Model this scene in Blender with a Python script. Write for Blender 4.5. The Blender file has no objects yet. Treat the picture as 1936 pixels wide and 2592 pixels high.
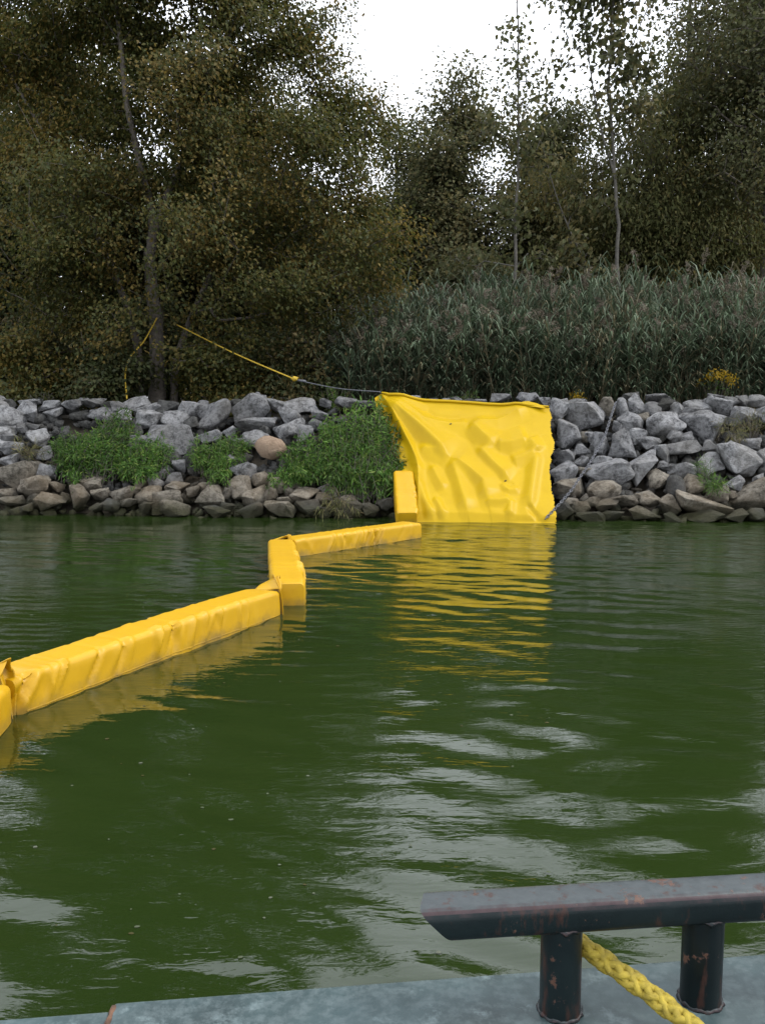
import bpy, bmesh, math, random
import numpy as np
from mathutils import Vector, Matrix

SC = bpy.context.scene
COL = SC.collection
R = math.radians

# ------------------------------------------------------------------ camera
CAM_H = 2.2            # eye height above the water, standing on the boat
F = 2245.0             # focal length in photo pixels (photo is 1936 x 2592)
PITCH = math.atan((1296 - 1050) / F)
cam_data = bpy.data.cameras.new("camera")
cam = bpy.data.objects.new("camera", cam_data)
COL.objects.link(cam)
cam_data.sensor_fit = 'VERTICAL'
cam_data.angle = 2 * math.atan(1296 / F)
cam_data.clip_start = 0.05
cam_data.clip_end = 6000
cam.location = (0, 0, CAM_H)
cam.rotation_euler = (math.pi / 2 - PITCH, 0, 0)
SC.camera = cam

# ------------------------------------------------------------------ world + sun
SUN_EL, SUN_AZ = R(52), R(95)     # azimuth clockwise from +Y (away from the camera)
world = bpy.data.worlds.new("World")
SC.world = world
world.use_nodes = True
wn, wl = world.node_tree.nodes, world.node_tree.links
wn.clear()
w_out = wn.new("ShaderNodeOutputWorld")
w_bg = wn.new("ShaderNodeBackground")
w_sky = wn.new("ShaderNodeTexSky")
w_sky.sky_type = 'NISHITA'
w_sky.sun_disc = False
w_sky.sun_elevation = SUN_EL
w_sky.sun_rotation = SUN_AZ
w_sky.air_density = 1.0
w_sky.dust_density = 6.0
w_sky.ozone_density = 1.0
w_hsv = wn.new("ShaderNodeHueSaturation")
w_hsv.inputs["Saturation"].default_value = 0.22
w_hsv.inputs["Value"].default_value = 1.0
w_mix = wn.new("ShaderNodeMix"); w_mix.data_type = 'RGBA'
w_mix.inputs[0].default_value = 0.72           # cloud cover: an even bright overcast
w_mix.inputs[7].default_value = (20.2, 21.1, 22.8, 1)
w_bg.inputs["Strength"].default_value = 0.10
wl.new(w_sky.outputs[0], w_hsv.inputs["Color"])
wl.new(w_hsv.outputs[0], w_mix.inputs[6])
wl.new(w_mix.outputs[2], w_bg.inputs["Color"])
wl.new(w_bg.outputs[0], w_out.inputs[0])

sun_data = bpy.data.lights.new("sun", 'SUN')
sun_data.energy = 1.5
sun_data.angle = R(10)
sun_data.color = (1.0, 0.96, 0.90)
sun = bpy.data.objects.new("sun", sun_data)
COL.objects.link(sun)
_sd = Vector((math.sin(SUN_AZ) * math.cos(SUN_EL), math.cos(SUN_AZ) * math.cos(SUN_EL), math.sin(SUN_EL)))
sun.rotation_euler = _sd.to_track_quat('Z', 'Y').to_euler()
sun.location = (0, 0, 30)

SC.view_settings.view_transform = 'Standard'
SC.view_settings.look = 'None'
SC.view_settings.gamma = 1.0
SC.view_settings.use_curve_mapping = False
SC.view_settings.exposure = 0.38
SC.cycles.use_denoising = True
SC.cycles.max_bounces = 4
SC.cycles.diffuse_bounces = 2
SC.cycles.glossy_bounces = 3
SC.cycles.transparent_max_bounces = 4
SC.cycles.sample_clamp_indirect = 6.0

random.seed(7)
RNG = np.random.default_rng(7)

# ------------------------------------------------------------------ helpers
def ray(px, py):
    x, y = (px - 968) / F, -(py - 1296) / F
    cp, sp = math.cos(PITCH), math.sin(PITCH)
    return Vector((x, cp + y * sp, -sp + y * cp))

def on_z(px, py, z=0.0):
    d = ray(px, py); t = (z - CAM_H) / d.z
    return Vector((0, 0, CAM_H)) + d * t

def on_y(px, py, Y):
    d = ray(px, py)
    return Vector((0, 0, CAM_H)) + d * (Y / d.y)

def on_plane(px, py, p0, n):
    o = Vector((0, 0, CAM_H)); d = ray(px, py)
    return o + d * ((p0 - o).dot(n) / d.dot(n))

def tag(o, label=None, cat=None, group=None, kind=None):
    if label: o["label"] = label
    if cat: o["category"] = cat
    if group: o["group"] = group
    if kind: o["kind"] = kind
    return o

def empty(name, loc=(0, 0, 0)):
    o = bpy.data.objects.new(name, None)
    o.empty_display_size = 0.2
    o.location = loc
    COL.objects.link(o)
    return o

def link(name, mesh, mat=None, parent=None, loc=None):
    o = bpy.data.objects.new(name, mesh)
    COL.objects.link(o)
    if mat is not None and not mesh.materials:
        mesh.materials.append(mat)
    if parent is not None:
        o.parent = parent
        if loc is None:               # geometry was written in world space
            o.location = -Vector(parent.location)
    if loc is not None:
        o.location = loc
    return o

def np_mesh(name, verts, faces, smooth=False, cols=None):
    """verts (N,3); faces (M,k) array with constant k, or a list of such arrays; cols (N,3) per vertex."""
    verts = np.asarray(verts, dtype=np.float32)
    if not isinstance(faces, list): faces = [faces]
    faces = [np.asarray(f, dtype=np.int32) for f in faces if len(f)]
    me = bpy.data.meshes.new(name)
    nl = sum(f.size for f in faces); npoly = sum(len(f) for f in faces)
    me.vertices.add(len(verts)); me.loops.add(nl); me.polygons.add(npoly)
    me.vertices.foreach_set("co", verts.ravel())
    me.loops.foreach_set("vertex_index", np.concatenate([f.ravel() for f in faces]))
    tot = np.concatenate([np.full(len(f), f.shape[1], dtype=np.int32) for f in faces])
    start = np.concatenate([[0], np.cumsum(tot)[:-1]]).astype(np.int32)
    me.polygons.foreach_set("loop_start", start)
    me.polygons.foreach_set("loop_total", tot)
    if smooth:
        me.polygons.foreach_set("use_smooth", np.ones(npoly, dtype=bool))
    me.update(calc_edges=True)
    if cols is not None:
        a = me.color_attributes.new("tint", 'FLOAT_COLOR', 'POINT')
        c4 = np.ones((len(verts), 4), dtype=np.float32); c4[:, :3] = cols
        a.data.foreach_set("color", c4.ravel())
    me.validate()
    return me

def tube_arrays(pts, radii, sides=8, cap=True, phase=0.0):
    pts = np.asarray(pts, dtype=float); n = len(pts)
    radii = np.full(n, radii) if np.isscalar(radii) else np.asarray(radii, float)
    tang = np.gradient(pts, axis=0)
    tang /= np.linalg.norm(tang, axis=1, keepdims=True) + 1e-9
    ref = np.array([0.0, 0, 1]) if abs(tang[0][2]) < 0.9 else np.array([1.0, 0, 0])
    u = np.cross(tang[0], ref); u /= np.linalg.norm(u)
    V = []
    for i in range(n):
        u = u - tang[i] * np.dot(u, tang[i]); u /= np.linalg.norm(u) + 1e-9
        w = np.cross(tang[i], u)
        a = np.arange(sides) / sides * 2 * math.pi + phase
        V.append(pts[i] + radii[i] * (np.cos(a)[:, None] * u + np.sin(a)[:, None] * w))
    V = np.concatenate(V)
    i, j = np.meshgrid(np.arange(n - 1), np.arange(sides), indexing='ij')
    a = i * sides + j; b = i * sides + (j + 1) % sides
    Q = np.stack([a, b, b + sides, a + sides], -1).reshape(-1, 4)
    T = np.zeros((0, 3), int)
    if cap:
        k = np.arange(1, sides - 1); o = (n - 1) * sides
        T = np.concatenate([np.stack([0 * k, k + 1, k], -1), np.stack([o + 0 * k, o + k, o + k + 1], -1)])
    return V, Q, T

def tube(name, pts, radii, mat, parent=None, sides=8, smooth=True):
    V, Q, T = tube_arrays(pts, radii, sides)
    return link(name, np_mesh(name, V, [Q, T], smooth), mat, parent)

def spline(ctrl, n):
    """Catmull-Rom through control points."""
    c = np.asarray(ctrl, float)
    c = np.vstack([2 * c[0] - c[1], c, 2 * c[-1] - c[-2]])
    t = np.linspace(0, len(c) - 3 - 1e-6, n)
    k = t.astype(int); f = (t - k)[:, None]
    p0, p1, p2, p3 = c[k], c[k + 1], c[k + 2], c[k + 3]
    return 0.5 * (2 * p1 + (p2 - p0) * f + (2 * p0 - 5 * p1 + 4 * p2 - p3) * f ** 2 + (3 * p1 - p0 - 3 * p2 + p3) * f ** 3)

def grid_faces(nu, nv):
    i, j = np.meshgrid(np.arange(nu - 1), np.arange(nv - 1), indexing='ij')
    a = i * nv + j
    return np.stack([a, a + nv, a + nv + 1, a + 1], -1).reshape(-1, 4)

def smooth_noise(x, y, seed, octaves=3):
    """cheap value noise from sums of sines, range about -1..1"""
    r = np.random.default_rng(seed); s = 0; amp = 1; tot = 0
    for o in range(octaves):
        for k in range(4):
            a = r.uniform(0, 2 * math.pi); f = (2 ** o) * r.uniform(0.7, 1.4); p = r.uniform(0, 6.28)
            s = s + amp * np.sin((x * math.cos(a) + y * math.sin(a)) * f + p) * 0.5
        tot += amp; amp *= 0.5
    return s / tot

# ------------------------------------------------------------------ materials
def new_mat(name):
    m = bpy.data.materials.new(name); m.use_nodes = True
    nt = m.node_tree; nt.nodes.clear()
    out = nt.nodes.new("ShaderNodeOutputMaterial")
    b = nt.nodes.new("ShaderNodeBsdfPrincipled")
    nt.links.new(b.outputs[0], out.inputs[0])
    return m, nt, b, out

def noise(nt, scale, detail=4, rough=0.55, coord=None, dist=0.0):
    n = nt.nodes.new("ShaderNodeTexNoise")
    n.inputs["Scale"].default_value = scale
    n.inputs["Detail"].default_value = detail
    n.inputs["Roughness"].default_value = rough
    n.inputs["Distortion"].default_value = dist
    if coord is not None: nt.links.new(coord, n.inputs["Vector"])
    return n.outputs["Fac"]

def ramp(nt, fac, stops):
    r = nt.nodes.new("ShaderNodeValToRGB")
    e = r.color_ramp.elements
    while len(e) < len(stops): e.new(0.5)
    for el, (p, c) in zip(e, stops):
        el.position = p; el.color = (c, c, c, 1) if np.isscalar(c) else (*c, 1)
    nt.links.new(fac, r.inputs[0])
    return r.outputs[0]

def mix(nt, fac, a, b, mode='MIX'):
    m = nt.nodes.new("ShaderNodeMix"); m.data_type = 'RGBA'; m.blend_type = mode
    for sock, v in ((m.inputs[0], fac), (m.inputs[6], a), (m.inputs[7], b)):
        if isinstance(v, (int, float)): sock.default_value = v
        elif isinstance(v, tuple): sock.default_value = (*v, 1)
        else: nt.links.new(v, sock)
    return m.outputs[2]

def bump(nt, b, height, strength, dist, normal=None):
    n = nt.nodes.new("ShaderNodeBump")
    n.inputs["Strength"].default_value = strength
    n.inputs["Distance"].default_value = dist
    nt.links.new(height, n.inputs["Height"])
    if normal is not None: nt.links.new(normal, n.inputs["Normal"])
    if b is not None: nt.links.new(n.outputs[0], b.inputs["Normal"])
    return n.outputs[0]

def objcoord(nt, which="Object"):
    return nt.nodes.new("ShaderNodeTexCoord").outputs[which]

def geo_pos(nt):
    return nt.nodes.new("ShaderNodeNewGeometry").outputs["Position"]

def math_node(nt, op, a, b=None, clamp=False):
    m = nt.nodes.new("ShaderNodeMath"); m.operation = op; m.use_clamp = clamp
    for s, v in ((m.inputs[0], a), (m.inputs[1], b)):
        if v is None: continue
        if isinstance(v, (int, float)): s.default_value = v
        else: nt.links.new(v, s)
    return m.outputs[0]

def sepz(nt, v):
    s = nt.nodes.new("ShaderNodeSeparateXYZ"); nt.links.new(v, s.inputs[0]); return s.outputs

def leaf_material(name, rough=0.65, transl=0.45):
    m, nt, b, out = new_mat(name)
    at = nt.nodes.new("ShaderNodeAttribute"); at.attribute_name = "tint"
    b.inputs["Roughness"].default_value = rough
    b.inputs["Specular IOR Level"].default_value = 0.3
    nt.links.new(at.outputs["Color"], b.inputs["Base Color"])
    t = nt.nodes.new("ShaderNodeBsdfTranslucent")
    nt.links.new(at.outputs["Color"], t.inputs["Color"])
    mx = nt.nodes.new("ShaderNodeMixShader"); mx.inputs[0].default_value = transl
    nt.links.new(b.outputs[0], mx.inputs[1]); nt.links.new(t.outputs[0], mx.inputs[2])
    nt.links.new(mx.outputs[0], out.inputs[0])
    return m

def plain_material(name, color, rough=0.6, var=0.35, scale=6.0, bstr=0.3, bdist=0.01, metallic=0.0):
    m, nt, b, out = new_mat(name)
    p = geo_pos(nt)
    n1 = noise(nt, scale, 5, 0.6, p)
    c = tuple(color); d = tuple(x * (1 - var) for x in c); l = tuple(min(1, x * (1 + var)) for x in c)
    nt.links.new(ramp(nt, n1, [(0.3, d), (0.7, l)]), b.inputs["Base Color"])
    b.inputs["Roughness"].default_value = rough
    b.inputs["Metallic"].default_value = metallic
    bump(nt, b, noise(nt, scale * 4, 4, 0.6, p), bstr, bdist)
    return m

M = {}
M["leaf"] = leaf_material("leaf")
M["leaf_far"] = leaf_material("leaf_far", 0.75, 0.42)
M["reed"] = leaf_material("reed", 0.6, 0.25)
M["bark"] = plain_material("bark", (0.085, 0.072, 0.058), 0.9, 0.5, 9, 0.6, 0.02)
M["pale_bark"] = plain_material("pale_bark", (0.085, 0.078, 0.066), 0.85, 0.35, 7, 0.4, 0.01)
M["twig"] = plain_material("twig", (0.07, 0.062, 0.05), 0.9, 0.3, 9, 0.2, 0.01)
M["soil"] = plain_material("soil", (0.045, 0.037, 0.025), 0.95, 0.5, 2.5, 0.6, 0.03)

def yellow_vinyl(name, stain, lo, hi):
    m, nt, b, out = new_mat(name)
    p = geo_pos(nt)
    n1 = noise(nt, 1.7, 4, 0.55, p); n2 = noise(nt, 9.0, 6, 0.65, p)
    base = ramp(nt, n1, [(0.3, lo), (0.7, hi)])
    base = mix(nt, math_node(nt, 'MULTIPLY', ramp(nt, n2, [(0.50, 0.0), (0.80, 1.0)]), 0.22), base, tuple(x * 0.8 for x in lo))
    if stain:                                    # scum line left by the water, and handling dirt
        z = sepz(nt, p)[2]
        n3 = noise(nt, 5.0, 6, 0.7, p)
        lvl = math_node(nt, 'ADD', z, math_node(nt, 'MULTIPLY', math_node(nt, 'SUBTRACT', n3, 0.5), -0.22))
        band = ramp(nt, math_node(nt, 'MULTIPLY', lvl, 4.0), [(0.0, 1.0), (0.12, 0.85), (0.45, 0.0)])
        patch = ramp(nt, noise(nt, 2.3, 5, 0.7, p), [(0.40, 0.15), (0.62, 1.0)])
        f = math_node(nt, 'MULTIPLY', band, patch, True)
        base = mix(nt, math_node(nt, 'MULTIPLY', f, 0.85), base, (0.20, 0.13, 0.03))
    nt.links.new(base, b.inputs["Base Color"])
    b.inputs["Roughness"].default_value = 0.42
    b.inputs["Specular IOR Level"].default_value = 0.32 if stain else 0.16
    weave = noise(nt, 160.0, 2, 0.5, p); soft = noise(nt, 5.5, 3, 0.5, p)
    n_ = bump(nt, None, soft, 0.35 if stain else 0.12, 0.012)
    bump(nt, b, weave, 0.12, 0.0015, n_)
    return m
M["vinyl"] = yellow_vinyl("yellow_vinyl", True, (0.445, 0.248, 0.004), (0.49, 0.283, 0.006))
M["vinyl_sheet"] = yellow_vinyl("yellow_vinyl_sheet", False, (0.395, 0.252, 0.003), (0.43, 0.28, 0.004))

def rock_material(name, dark, light, brown):
    m, nt, b, out = new_mat(name)
    info = nt.nodes.new("ShaderNodeObjectInfo")
    p = geo_pos(nt)
    off = nt.nodes.new("ShaderNodeVectorMath"); off.operation = 'ADD'
    nt.links.new(objcoord(nt), off.inputs[0]); nt.links.new(info.outputs["Location"], off.inputs[1])
    v = off.outputs[0]
    n1 = noise(nt, 5.5, 8, 0.72, p); n2 = noise(nt, 14.0, 6, 0.75, p); n4 = noise(nt, 1.1, 3, 0.5, p)
    c = ramp(nt, n1, [(0.40, dark), (0.50, tuple((a + d) / 2 for a, d in zip(dark, light))), (0.60, light)])
    c = mix(nt, math_node(nt, 'MULTIPLY', ramp(nt, n2, [(0.42, 0.0), (0.58, 1.0)]), 0.55), c, ramp(nt, n2, [(0.3, tuple(x * 0.55 for x in dark)), (0.66, tuple(x * 1.3 for x in light))]))
    c = mix(nt, math_node(nt, 'MULTIPLY', ramp(nt, n4, [(0.45, 0.0), (0.65, 1.0)]), 0.4), c, brown)
    # every stone has its own shade
    g = math_node(nt, 'ADD', math_node(nt, 'MULTIPLY', info.outputs["Random"], 0.55), 0.72)
    gm = nt.nodes.new("ShaderNodeCombineColor")
    for i in range(3): nt.links.new(g, gm.inputs[i])
    c = mix(nt, 1.0, c, gm.outputs[0], 'MULTIPLY')
    # wet and mossy stone next to the water
    z = sepz(nt, p)[2]
    zz = math_node(nt, 'ADD', z, math_node(nt, 'MULTIPLY', math_node(nt, 'SUBTRACT', noise(nt, 2.6, 4, 0.6, p), 0.5), 0.35))
    tan = ramp(nt, math_node(nt, 'MULTIPLY', zz, 0.5), [(0.20, 0.75), (0.52, 0.0)])
    c = mix(nt, math_node(nt, 'MULTIPLY', math_node(nt, 'MULTIPLY', tan, ramp(nt, n4, [(0.40, 0.1), (0.60, 1.0)])), 0.6), c, mix(nt, n1, (0.085, 0.062, 0.036), (0.25, 0.19, 0.12)))
    moss = ramp(nt, math_node(nt, 'MULTIPLY', zz, 1.6), [(0.20, 1.0), (0.72, 0.0)])
    c = mix(nt, math_node(nt, 'MULTIPLY', moss, 0.88), c, mix(nt, n2, (0.012, 0.012, 0.006), (0.05, 0.052, 0.014)))
    nt.links.new(c, b.inputs["Base Color"])
    nt.links.new(ramp(nt, moss, [(0.0, 0.92), (1.0, 0.55)]), b.inputs["Roughness"])
    b.inputs["Specular IOR Level"].default_value = 0.25
    h = math_node(nt, 'ADD', noise(nt, 6.5, 9, 0.7, v), math_node(nt, 'MULTIPLY', noise(nt, 30.0, 5, 0.7, v), 0.35))
    bump(nt, b, h, 1.0, 0.11)
    return m
M["rock_grey"] = rock_material("rock_grey", (0.055, 0.055, 0.057), (0.335, 0.335, 0.338), (0.16, 0.15, 0.13))
M["rock_tan"] = rock_material("rock_tan", (0.055, 0.047, 0.036), (0.29, 0.262, 0.215), (0.15, 0.112, 0.072))
M["rock_dark"] = rock_material("rock_dark", (0.03, 0.03, 0.03), (0.12, 0.12, 0.115), (0.06, 0.054, 0.038))
M["rock_pink"] = rock_material("rock_pink", (0.40, 0.285, 0.195), (0.50, 0.365, 0.26), (0.45, 0.32, 0.22))

def water_material():
    m, nt, b, out = new_mat("water")
    p = geo_pos(nt)
    n = noise(nt, 0.25, 3, 0.5, p)
    nt.links.new(ramp(nt, n, [(0.3, (0.0112, 0.0215, 0.0043)), (0.7, (0.0145, 0.0260, 0.0054))]), b.inputs["Base Color"])
    b.inputs["Roughness"].default_value = 0.012
    b.inputs["IOR"].default_value = 1.5
    mp = nt.nodes.new("ShaderNodeMapping")
    nt.links.new(p, mp.inputs[0])
    mp.inputs["Rotation"].default_value = (0, 0, R(10))
    mp.inputs["Scale"].default_value = (0.55, 1.6, 1)
    fine = noise(nt, 10.0, 3, 0.5, mp.outputs[0], 0.4)
    patch = ramp(nt, noise(nt, 0.35, 3, 0.55, p), [(0.38, 0.25), (0.66, 1.0)])
    bump(nt, b, math_node(nt, 'MULTIPLY', fine, patch), 0.50, 0.012)
    return m
M["water"] = water_material()

def painted_steel(name, paint, chip, rust_amt, rough, scuff=None):
    m, nt, b, out = new_mat(name)
    p = geo_pos(nt)
    n1 = noise(nt, 14, 7, 0.7, p); n2 = noise(nt, 38, 6, 0.75, p); n3 = noise(nt, 4, 4, 0.6, p)
    c = ramp(nt, n3, [(0.35, tuple(x * 0.6 for x in paint)), (0.65, tuple(x * 1.25 for x in paint))])
    if scuff:
        c = mix(nt, math_node(nt, 'MULTIPLY', ramp(nt, n2, [(0.44, 0.0), (0.62, 1.0)]), 0.5), c, scuff)
        c = mix(nt, math_node(nt, 'MULTIPLY', ramp(nt, n1, [(0.56, 0.0), (0.66, 1.0)]), 0.6), c, tuple(min(1, x * 1.5) for x in scuff))
    r = math_node(nt, 'MULTIPLY', ramp(nt, n1, [(rust_amt, 0.0), (rust_amt + 0.05, 1.0)]), 0.9)
    c = mix(nt, r, c, mix(nt, n2, chip, tuple(x * 1.9 for x in chip)))
    nt.links.new(c, b.inputs["Base Color"])
    nt.links.new(ramp(nt, n2, [(0.3, rough - 0.08), (0.8, rough + 0.2)]), b.inputs["Roughness"])
    h = math_node(nt, 'ADD', math_node(nt, 'MULTIPLY', r, 0.7), math_node(nt, 'MULTIPLY', n2, 0.5))
    bump(nt, b, h, 0.35, 0.003)
    return m
def rail_paint():
    m, nt, b, out = new_mat("rail_paint")
    p = geo_pos(nt)
    n1 = noise(nt, 16, 7, 0.7, p); n2 = noise(nt, 45, 6, 0.75, p)
    c = ramp(nt, noise(nt, 6, 4, 0.6, p), [(0.3, (0.003, 0.006, 0.007)), (0.7, (0.009, 0.016, 0.017))])
    # sky light on the upper side painted in as lighter grey, purple primer along its rim
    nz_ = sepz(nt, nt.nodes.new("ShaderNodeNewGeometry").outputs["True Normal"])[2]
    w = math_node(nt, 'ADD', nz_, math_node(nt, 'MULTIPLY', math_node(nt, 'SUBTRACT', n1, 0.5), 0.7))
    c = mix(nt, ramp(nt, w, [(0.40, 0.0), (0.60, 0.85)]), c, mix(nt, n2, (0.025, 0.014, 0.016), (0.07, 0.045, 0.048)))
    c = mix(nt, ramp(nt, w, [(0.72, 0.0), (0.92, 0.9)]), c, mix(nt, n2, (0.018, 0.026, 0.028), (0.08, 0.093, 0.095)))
    mp = nt.nodes.new("ShaderNodeMapping"); nt.links.new(p, mp.inputs[0]); mp.inputs["Scale"].default_value = (1, 1, 0.22)
    streak = noise(nt, 30, 5, 0.7, mp.outputs[0])
    c = mix(nt, ramp(nt, streak, [(0.56, 0.0), (0.66, 0.8)]), c, mix(nt, n2, (0.022, 0.010, 0.008), (0.07, 0.035, 0.026)))
    chip = ramp(nt, n1, [(0.61, 0.0), (0.64, 0.85)])
    c = mix(nt, chip, c, mix(nt, n2, (0.05, 0.025, 0.018), (0.15, 0.08, 0.055)))
    nt.links.new(c, b.inputs["Base Color"])
    nt.links.new(ramp(nt, n2, [(0.3, 0.28), (0.8, 0.5)]), b.inputs["Roughness"]); b.inputs["Specular IOR Level"].default_value = 0.2
    bump(nt, b, math_node(nt, 'ADD', math_node(nt, 'MULTIPLY', chip, 0.6), math_node(nt, 'MULTIPLY', n2, 0.6)), 0.35, 0.003)
    return m
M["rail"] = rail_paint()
M["deck"] = painted_steel("deck_paint", (0.036, 0.058, 0.060), (0.07, 0.05, 0.035), 0.70, 0.45, (0.10, 0.13, 0.132))
M["rust"] = plain_material("rust", (0.09, 0.045, 0.025), 0.9, 0.5, 40, 0.6, 0.004)
M["hull"] = painted_steel("hull_paint", (0.03, 0.045, 0.05), (0.09, 0.045, 0.03), 0.64, 0.5)
M["rope"] = plain_material("yellow_rope", (0.30, 0.225, 0.022), 0.75, 0.35, 60, 0.7, 0.002)
M["rope_far"] = plain_material("yellow_line", (0.42, 0.28, 0.02), 0.7, 0.25, 20, 0.3, 0.003)
M["steel"] = plain_material("galvanised_steel", (0.105, 0.108, 0.12), 0.65, 0.4, 25, 0.3, 0.002, 0.3)
M["speck"] = plain_material("dark_speck", (0.035, 0.03, 0.02), 0.9)
M["foam"] = plain_material("foam", (0.55, 0.58, 0.5), 0.6)

# ================================================================== SETTING
# shoreline: a straight line in plan, a little farther away on the left
S_L, S_R = on_z(0, 1306), on_z(1936, 1322)
SHORE_DIR = (S_R - S_L).normalized()
def shore_y(x): return S_L.y + (x - S_L.x) * (S_R.y - S_L.y) / (S_R.x - S_L.x)
RUN = 1.30                       # horizontal run per metre of rise of the stone bank
CREST = 2.42
UPSLOPE = Vector((0, RUN, 1)).normalized()
BANK_N = SHORE_DIR.cross(UPSLOPE).normalized()
if BANK_N.z < 0: BANK_N = -BANK_N
def bank_point(px, py, lift=0.0):
    p = on_plane(px, py, S_L + BANK_N * lift, BANK_N)
    if p.z > CREST + 0.1 or p.y < 0:
        p = on_y(px, py, shore_y(0) + RUN * (CREST + 0.1))
        p = on_y(px, py, shore_y(p.x) + RUN * (CREST + 0.1))
    return p

# ---- ground: one sheet, under the water and up to the horizon behind the trees
def axis(dense0, dense1, step, lim):
    a = list(np.arange(dense0, dense1, step)); d = step
    v = dense1
    while v < lim: a.append(v); d *= 1.35; v += d
    a.append(lim); v = dense0; d = step; b = []
    while v > -lim: d *= 1.35; v -= d; b.append(max(v, -lim))
    return np.unique(np.array(b[::-1] + a))
gx, gy = axis(-20, 20, 0.5, 3000), axis(15, 45, 0.35, 3000)
GX, GY = np.meshgrid(gx, gy, indexing='ij')
D = GY - (S_L.y + (GX - S_L.x) * (S_R.y - S_L.y) / (S_R.x - S_L.x))
nz = smooth_noise(GX * 0.9, GY * 0.9, 3, 3)
GZ = np.where(D < 0, np.maximum(-2.0, D * 0.6 - 0.55), np.where(D < RUN * CREST, D / RUN - 0.55, CREST - 0.35 + np.minimum((D - RUN * CREST) * 0.035, 1.2)))
GZ = GZ + nz * np.where(D > RUN * CREST, 0.10, 0.03)
ground = link("ground", np_mesh("ground", np.stack([GX, GY, GZ], -1).reshape(-1, 3), grid_faces(len(gx), len(gy)), True), M["soil"])
tag(ground, kind="structure", label="dark soil of the wooded bank behind the stones")
def ground_z(x, y):
    d = y - shore_y(x)
    if d < 0: return max(-2.0, d * 0.6 - 0.35)
    if d < RUN * CREST: return d / RUN - 0.35
    return CREST - 0.35 + min((d - RUN * CREST) * 0.035, 1.2)

# ---- water: one sheet, real ripples close by, flat farther out
def water_axis(a0, a1, s0, lim, grow=1.0):
    a = list(np.arange(a0, a1, s0)); v = a1; d = s0
    while v < lim: a.append(v); d *= 1.3; v += d
    a.append(lim); v = a0; d = s0; b = []
    while v > -lim: d *= 1.3; v -= d; b.append(max(v, -lim))
    return np.unique(np.array(b[::-1] + a))
wx = water_axis(-8.5, 9.0, 0.045, 3000)
wy = water_axis(1.5, 20.6, 0.045, 3000)
wy = wy[wy < 24.0]
WX, WY = np.meshgrid(wx, wy, indexing='ij')
r_ = np.random.default_rng(21)
def wave_set(n, l0, l1, dir0, spread, slope, seed, warp=0.25):
    r = np.random.default_rng(seed); Z = np.zeros_like(WX)
    X = WX + warp * smooth_noise(WX * 0.9, WY * 0.9, seed + 50, 2)
    Y = WY + warp * smooth_noise(WX * 0.8, WY * 0.8, seed + 51, 2)
    for k in range(n):
        lam = l0 * (l1 / l0) ** r.uniform(0, 1)
        a = dir0 + r.normal(0, spread); kk = 2 * math.pi / lam
        Z += slope / kk * np.sin(kk * (X * math.cos(a) + Y * math.sin(a)) + r.uniform(0, 6.28))
    return Z / math.sqrt(n / 2)
env1 = 0.55 + 0.45 * smooth_noise(WX * 0.5, WY * 0.5, 5, 2)
env2 = np.clip(0.45 + 0.75 * smooth_noise(WX * 0.45 + 3, WY * 0.6, 9, 2), 0.05, 1.3)
WZ = wave_set(14, 0.9, 2.4, R(90), R(20), 0.016, 1) \
   + wave_set(20, 0.30, 0.75, R(63), R(20), 0.060, 2) * env1 \
   + wave_set(26, 0.13, 0.28, R(84), R(28), 0.050, 3, 0.12) * env2
fade = np.clip((40 - np.hypot(WX, WY)) / 12, 0, 1)
edge = np.clip((WX + 10) / 1.5, 0, 1) * np.clip((10.5 - WX) / 1.5, 0, 1) * np.clip((WY - 0.5) / 1.0, 0, 1)
WZ = WZ * fade * edge
water = link("water", np_mesh("water", np.stack([WX, WY, WZ], -1).reshape(-1, 3), grid_faces(len(wx), len(wy)), True), M["water"])
tag(water, kind="structure", label="murky green rippled water")

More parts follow.
